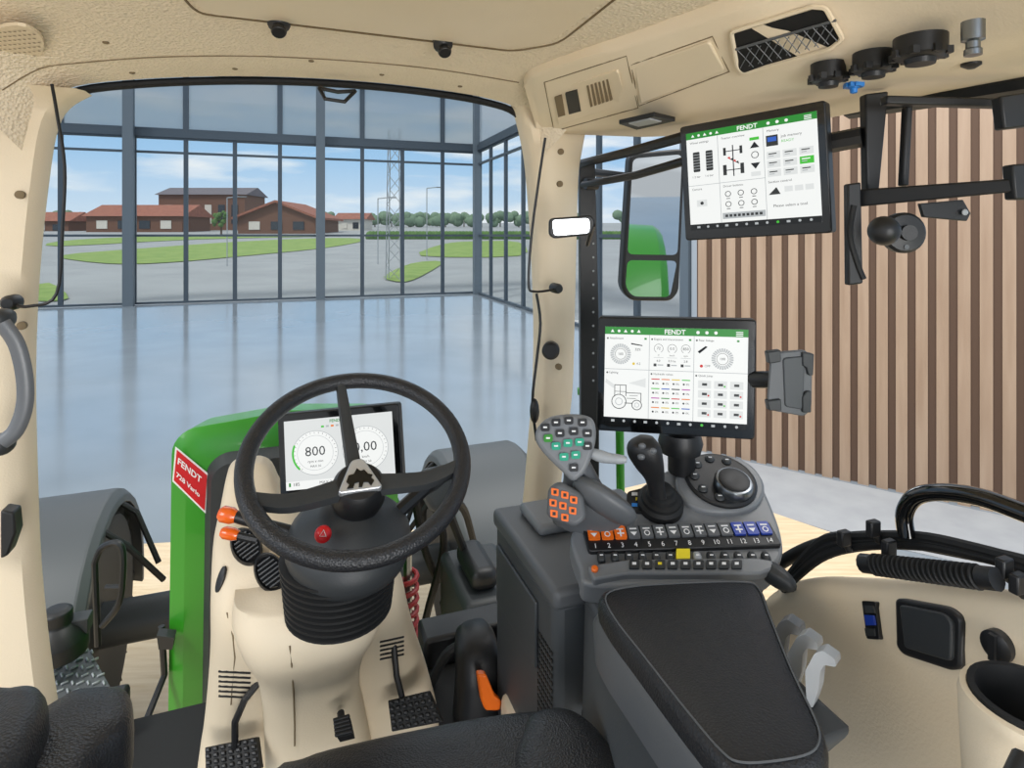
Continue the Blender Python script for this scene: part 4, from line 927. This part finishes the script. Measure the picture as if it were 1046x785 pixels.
mb=MB(); mb.lathe(D(674,518,.012),DN,[(.044,-.01),(.044,.003),(.038,.008),(.037,.014),(.030,.017),(.028,.025),(.022,.028),(.020,.036),(.014,.040)],RUB,28); make(mb,'rubber_boot',parent=J2)
stack([(672,508,1.15,.014,.014),(669,492,1.145,.016,.016),(664,480,1.14,.024,.022),(659,466,1.135,.030,.026),(658,454,1.135,.027,.025),(660,446,1.14,.012,.012)],Vector((1,0,0)),BLACK,'joystick_grip',J2,16)
for x,y in ((656,456),(667,461),(655,467)):
    mb=MB(); mb.ell(W(x,y,1.112),Vector((.007,0,0)),UP*.006,FW*.004,GREY,10,8); make(mb,'thumb_button',parent=J2)
mb=MB(); mb.prism([D(x,y,.006) for x,y in roundpoly([(640,505),(660,500),(664,508),(668,524),(650,526),(640,516)],4)],-DN*.01,BLACK); 
for x,y,m in ((648,508,WHITE),(652,513,YEL),(648,519,BLUEL)): mb.prism([D(a,b,.0075) for a,b in ((x-3,y-2),(x+3,y-2),(x+3,y+1),(x-3,y+1))],-DN*.002,m)
make(mb,'switch_plate',parent=AC)
for i,(x,y) in enumerate([(800,640),(818,655),(836,672)]):
    mb=MB(); P=[(x-14,y+14),(x-4,y-4),(x+4,y-7),(x+17,y+2),(x+18,y+10),(x+6,y+8),(x+2,y+14),(x,y+34),(x-6,y+52),(x-12,y+48)]
    t=.93-.05*i; mb.prism([W(a,b,t) for a,b in roundpoly(P,2)],Vector((0.015,0.015,0)),LGREY if i!=0 else MGREY); make(mb,'valve_lever',label='light grey hydraulic lever beside the armrest',category='lever',group='hydraulic levers beside the armrest',bevel=.003)
mb=MB(); mb.ell(W(792,588,1.06),Vector((.02,0,-.014)),FW*.04,Vector((.010,0,.016)),DARK,16,10); make(mb,'elbow_cap',parent=AC)

# ================================================================ MOUNT BRACKET
MBK=thing('accessory_bracket','black steel accessory mounting frame with ball joint','bracket')
def bar(mb,pts,t,dep=.03,m=BLACK): mb.prism([W(x,y,t if not isinstance(t,(list,tuple)) else t[i]) for i,(x,y) in enumerate(pts)],Vector((0,dep,0)),m)
mb=MB(); bar(mb,[(872,194),(1040,182),(1040,196),(872,212)],[1.02,.86,.86,1.02],.02); make(mb,'cross_bar',parent=MBK,bevel=.003)
mb=MB(); bar(mb,[(866,188),(880,186),(882,290),(867,292)],1.0,.015); make(mb,'upright_bar',parent=MBK,bevel=.003)
mb=MB(); bar(mb,[(884,96),(908,93),(898,200),(886,204)],1.04,.02); make(mb,'upright_bar',parent=MBK,bevel=.003)
mb=MB(); bar(mb,[(906,97),(1046,101),(1046,110),(906,106)],.98,.02); bar(mb,[(1022,98),(1060,92),(1060,128),(1026,132)],.9,.02); make(mb,'upper_bar',parent=MBK,bevel=.003)
mb=MB(); bar(mb,[(926,108),(933,108),(929,190),(922,190)],1.0,.015); make(mb,'support_bar',parent=MBK,bevel=.003)
mb=MB(); bar(mb,[(1034,168),(1060,166),(1060,204),(1037,204)],.86,.02); make(mb,'support_bar',parent=MBK,bevel=.003)
mb=MB(); bar(mb,[(940,208),(984,204),(992,218),(988,226),(944,222)],.95,.008); mb.lathe(W(985,217,.945),(0,-1,0),[(.005,0),(.005,.003)],LGREY,12); make(mb,'pivot_plate',parent=MBK,bevel=.002)
mb=MB(); mb.lathe(W(924,238,.95),Vector((-.1,-1,0)),[(.032,-.012),(.032,0),(.028,.004),(.012,.006),(.012,.015)],BLACK,24)
for k in range(3):
    a=k*2.1+.5; mb.lathe(W(924,238,.95)+Vector((math.cos(a)*.022,-.003,math.sin(a)*.022)),(0,-1,0),[(.004,0),(.004,.003)],GREY,10)
mb.ell(W(903,236,.90),Vector((.022,0,0)),Vector((0,.022,0)),Vector((0,0,.022)),BLACK,20,14); make(mb,'ball_joint',parent=MBK)
mb=MB(); mb.tube(spline([W(872,210,1.0),W(868,240,1.0),W(876,270,1.0),W(882,285,1.0)],4),.005,RUB,8); make(mb,'bracket_cable',parent=MBK)

# ================================================================ RIGHT SIDE ITEMS
mb=MB(); mb.tube(spline([U(926,548,.86),U(924,525,.86),U(935,508,.86),U(960,503,.86),U(1000,508,.86),U(1046,524,.86),U(1100,545,.86)],6),.012,GLOSS,12); make(mb,'side_grab_bar',label='glossy black looped grab bar at the side window',category='handle')
for off,r in ((0,.008),(8,.007),(16,.008)):
    mb=MB(); mb.tube(spline([U(800,602-off*.3,.89),U(838,570-off,.885),U(880,552-off*.6+6,.88),U(940,553-off*.5+4,.87),U(1000,568-off*.4,.87),U(1080,590-off*.4,.87)],6),r,RUB,8)
    make(mb,'cable',label='black cable running along the window edge',category='cable',group='cables along the window edge')
mb=MB(); pr=[]; a=U(893,577,.82); b=U(1002,590,.82); ax=(b-a); Ln=ax.length; n=20
for k in range(n):
    h=Ln*k/n; pr+=[(.010,h),(.0155,h+Ln*.25/n),(.0155,h+Ln*.55/n),(.010,h+Ln*.85/n)]
mb.lathe(a,ax,pr,RUB,18); mb.tube([a-ax.normalized()*.02,a],.014,BLACK,12); mb.tube([b,b+ax.normalized()*.02],.014,BLACK,12)
make(mb,'gas_strut_bellows',label='ribbed black rubber bellows beside the window',category='bellows')
for x,y in ((862,550),(892,540),(908,560),(1026,580),(1040,596)):
    mb=MB(); mb.box(U(x,y,.84),RT,FW,UP,.020,.012,.024,BLACK); mb.tube([U(x,y,.86),U(x+6,y+14,.87)],.006,BLACK,8)
    make(mb,'cable_clamp',label='black clamp holding cables to the window frame',category='clamp',bevel=.003,group='cable clamps')
SWP=thing('switch_panel','narrow black switch panel on beige trim','switch')
mb=MB(); cpatch(mb,roundpoly([(883,615),(897,616),(901,653),(888,652)],2),.006,.02,BLACK,FEND); make(mb,'panel_plate',parent=SWP,bevel=.002)
for y in (620,630,641):
    mb=MB(); cpatch(mb,[(887,y),(896,y+.5),(897.5,y+8),(888.5,y+8)],.0085,.004,DARK if y!=630 else BLUE,FEND); make(mb,'rocker_switch',parent=SWP)
SCV=thing('storage_cover','black square cover set in beige trim','cover')
mb=MB(); cpatch(mb,roundpoly([(918,612),(972,622),(985,632),(985,682),(975,684),(925,668),(917,658)],7),.008,.03,BLACK,FEND); make(mb,'cover_frame',parent=SCV,bevel=.004)
mb=MB(); cpatch(mb,roundpoly([(925,620),(970,629),(978,637),(978,674),(929,660)],5),.013,.01,DARK,FEND); make(mb,'cover_door',parent=SCV,bevel=.003)
mb=MB(); q,n=hit(FEND,1019,660,.002); mb.lathe(q,n,[(.019,-.02),(.019,.003),(.015,.006),(.006,.007)],BLACK,24); mb.box(q+n*.008,UP,n.cross(UP),n,.034,.008,.006,BLACK); make(mb,'socket_cap',label='round black socket cap in beige trim',category='cap')
CH=thing('cup_holder','beige moulded cup holder with black insert','cup holder')
q=W(1054,718,.66)
mb=MB(); mb.lathe(q,UP,[(.058,-.20),(.062,-.1),(.066,-.01),(.064,0),(.058,.002),(.054,-.004),(.052,-.03)],BEIGE,36,caps=False); make(mb,'holder_body',parent=CH)
mb=MB(); mb.lathe(q,UP,[(.057,.001),(.057,.006),(.050,.006),(.047,-.02),(.042,-.10),(.038,-.105)],RUB,32,caps=False); mb.lathe(q,UP,[(.042,-.104),(.01,-.1045)],RUB,32); make(mb,'holder_insert',parent=CH)
mb=MB(); mb.tube([W(1046,775,.60),W(1030,810,.58)],.010,BLACK,10); make(mb,'seat_lever',label='black lever below the cup holder',category='lever')

# ================================================================ SEAT
S=thing('driver_seat','black leather driver seat with armrest','seat')
def cushion(P,dz,m,name,lab=None,puff=.015):
    mb=MB(); c=sum(P,Vector())/len(P)
    def ins(s,d): return [c+(p-c)*s+UP*d for p in P]
    mb.loft([ins(.94,-dz),ins(.99,-dz*.8),ins(1.0,-dz*.35),ins(.985,-dz*.12),ins(.94,0),ins(.8,puff*.6),ins(.5,puff),ins(.02,puff)],m); return make(mb,name,parent=S,angle=80,label=lab)
zs=2.0
cushion([Zp(x,y,zs) for x,y in sp2([(262,805),(300,774),(360,757),(430,742),(500,729),(560,724),(600,738),(640,775),(680,840),(640,1000),(240,1000)],4)],.09,LEATH,'seat_cushion')
cushion([Zp(x,y,zs+.012) for x,y in sp2([(520,790),(528,755),(545,726),(580,722),(612,744),(640,790),(655,850),(540,860)],4)],.06,LEATH,'side_bolster')
cushion([Zp(x,y,2.16) for x,y in sp2([(60,712),(95,700),(125,700),(136,712),(133,742),(100,775),(60,830),(-40,900),(-60,800)],4)],.07,LEATH,'armrest')
cushion([Zp(x,y,2.20) for x,y in sp2([(-30,720),(10,706),(38,704),(50,716),(44,745),(10,800),(-60,860)],4)],.07,LEATH,'armrest',puff=.02)

# ================================================================ PEDALS & LEVERS
def pedal(quadpts,t,label,arm):
    T=thing('pedal',label,'pedal',group='foot pedals on the cab floor')
    mb=MB(); P=[W(x,y,t+(-.03 if i>1 else 0)) for i,(x,y) in enumerate(quadpts)]
    n=(P[1]-P[0]).cross(P[3]-P[0]).normalized()
    if n.dot(CAM-P[0])<0: n=-n
    mb.prism(P,-n*.015,RUB)
    for i in range(7):
        for j in range(5):
            a=(i+.5)/7; b=(j+.5)/5; q=P[0].lerp(P[1],a).lerp(P[3].lerp(P[2],a),b); mb.box(q+n*.002,P[1]-P[0],P[3]-P[0],n,.009,.007,.005,BLACK)
    make(mb,'pedal_pad',parent=T,bevel=.002)
    mb=MB(); mb.tube([W(x,y,tt) for x,y,tt in arm],.0065,BLACK,8); make(mb,'pedal_arm',parent=T)
pedal([(209,764),(262,753),(266,785),(210,797)],1.13,'black ribbed clutch pedal on a rod',[(240,775,1.13),(240,738,1.12),(250,715,1.12),(270,690,1.15)])
pedal([(396,716),(438,706),(452,738),(400,748)],1.22,'black ribbed accelerator pedal',[(415,730,1.23),(405,690,1.22),(401,647,1.24)])
pedal([(342,735),(356,731),(360,750),(344,754)],1.08,'small dark pedal beside the pedestal',[(350,745,1.09),(348,728,1.12)])
HB=thing('parking_lever','black lever housing with orange handle','lever')
mb=MB(); rings=[]
for px,py,t,a,b in [(486,640,1.5,.03,.03),(486,648,1.49,.045,.05),(487,665,1.47,.05,.055),(488,690,1.46,.05,.05),(488,720,1.45,.055,.05),(488,745,1.45,.06,.05)]:
    c=W(px,py,t); rings.append([c+RT*math.copysign(abs(math.cos(k*math.pi/8))**.6,math.cos(k*math.pi/8))*a+FW*math.copysign(abs(math.sin(k*math.pi/8))**.6,math.sin(k*math.pi/8))*b for k in range(16)])
mb.loft(rings,BLACK); make(mb,'lever_housing',parent=HB,angle=60)
mb=MB(); mb.prism([W(x,y,1.37) for x,y in roundpoly([(488,690),(497,690),(506,712),(513,718),(511,727),(496,727),(492,718)],3)],FW*.02,ORANGE); make(mb,'lever_handle',parent=HB,bevel=.004,label='orange plastic handle')
mb=MB(); mb.tube(spline([W(440,700,1.55),W(455,670,1.5),W(470,660,1.5)],4),.012,RUB,8); make(mb,'floor_hose',label='black hose running across the cab floor',category='hose')

for e in EMP:
    ch=[o for o in bpy.data.objects if o.parent is e]
    if not ch: continue
    lo=Vector((1e9,)*3); hi=Vector((-1e9,)*3)
    for o in ch:
        for v in o.data.vertices:
            w=o.location+v.co
            for i in range(3):
                lo[i]=min(lo[i],w[i]); hi[i]=max(hi[i],w[i])
    b=Vector(((lo.x+hi.x)/2,(lo.y+hi.y)/2,lo.z))
    e.location=b
    for o in ch: o.location=o.location-b

# ================================================================ WORLD & LIGHT
w=bpy.data.worlds.new('World'); SC.world=w; w.use_nodes=True; nt=w.node_tree
bg=nt.nodes['Background']; tc=nt.nodes.new('ShaderNodeTexCoord'); sx=nt.nodes.new('ShaderNodeSeparateXYZ'); nt.links.new(tc.outputs['Generated'],sx.inputs[0])
rp=nt.nodes.new('ShaderNodeValToRGB'); el=rp.color_ramp.elements; el[0].position=0.0; el[0].color=lin('#B8BABC'); el[1].position=1.0; el[1].color=lin('#E9EAEC')
for p,c in ((0.49,'#D0D2D4'),(0.5,'#DDEAF6'),(0.56,'#A4CCF0'),(0.64,'#8CBBE8'),(0.75,'#D2D9E2')):
    e=el.new(p); e.color=lin(c)
mr=nt.nodes.new('ShaderNodeMapRange'); mr.inputs[1].default_value=-1; nt.links.new(sx.outputs['Z'],mr.inputs[0]); nt.links.new(mr.outputs[0],rp.inputs[0])
mp=nt.nodes.new('ShaderNodeMapping'); mp.inputs['Scale'].default_value=(3,3,14); nt.links.new(tc.outputs['Generated'],mp.inputs[0])
nz=nt.nodes.new('ShaderNodeTexNoise'); nz.inputs['Scale'].default_value=1.6; nz.inputs['Detail'].default_value=7; nt.links.new(mp.outputs[0],nz.inputs['Vector'])
cr=nt.nodes.new('ShaderNodeValToRGB'); cr.color_ramp.elements[0].position=.48; cr.color_ramp.elements[1].position=.66; nt.links.new(nz.outputs['Fac'],cr.inputs[0])
mx=nt.nodes.new('ShaderNodeMix'); mx.data_type='RGBA'; nt.links.new(cr.outputs[0],mx.inputs[0]); nt.links.new(rp.outputs[0],mx.inputs[6]); mx.inputs[7].default_value=lin('#F4F7FA')
nt.links.new(mx.outputs[2],bg.inputs['Color']); bg.inputs['Strength'].default_value=1.0
def area(loc,target,size,power,col=(1,1,1)):  # added soft fill light, no fixture modelled
    l=bpy.data.lights.new('area','AREA'); l.energy=power; l.size=size; l.color=col; o=bpy.data.objects.new('fill_lamp',l); COL.objects.link(o); o.location=loc
    o.rotation_euler=(Vector(target)-Vector(loc)).to_track_quat('-Z','Y').to_euler(); return o
area((-3.5,-2.5,4.6),(-0.2,1.3,2.2),2.2,105,(1,.98,.96))  # added fill from behind, aimed into the cab
area((1.0,-2.2,2.3),(0.1,1.3,2.9),1.6,75,(1,.98,.96))  # added low fill behind the camera, tilted up at the headliner
area((2.0,2.5,7.5),(3.8,6.5,2),3,330,(1,.98,.96))  # added fill towards the slatted wall
area((-3,12,9),(-4,12,0),8,250,(1,1,1))  # added overhead fill for the hall floor
l=bpy.data.lights.new('sun','SUN'); l.energy=1.9; l.angle=math.radians(10); l.color=(1,.98,.94); o=bpy.data.objects.new('sun_lamp',l); COL.objects.link(o); o.rotation_euler=Vector((0.5,0.6,-1.0)).to_track_quat('-Z','Y').to_euler()
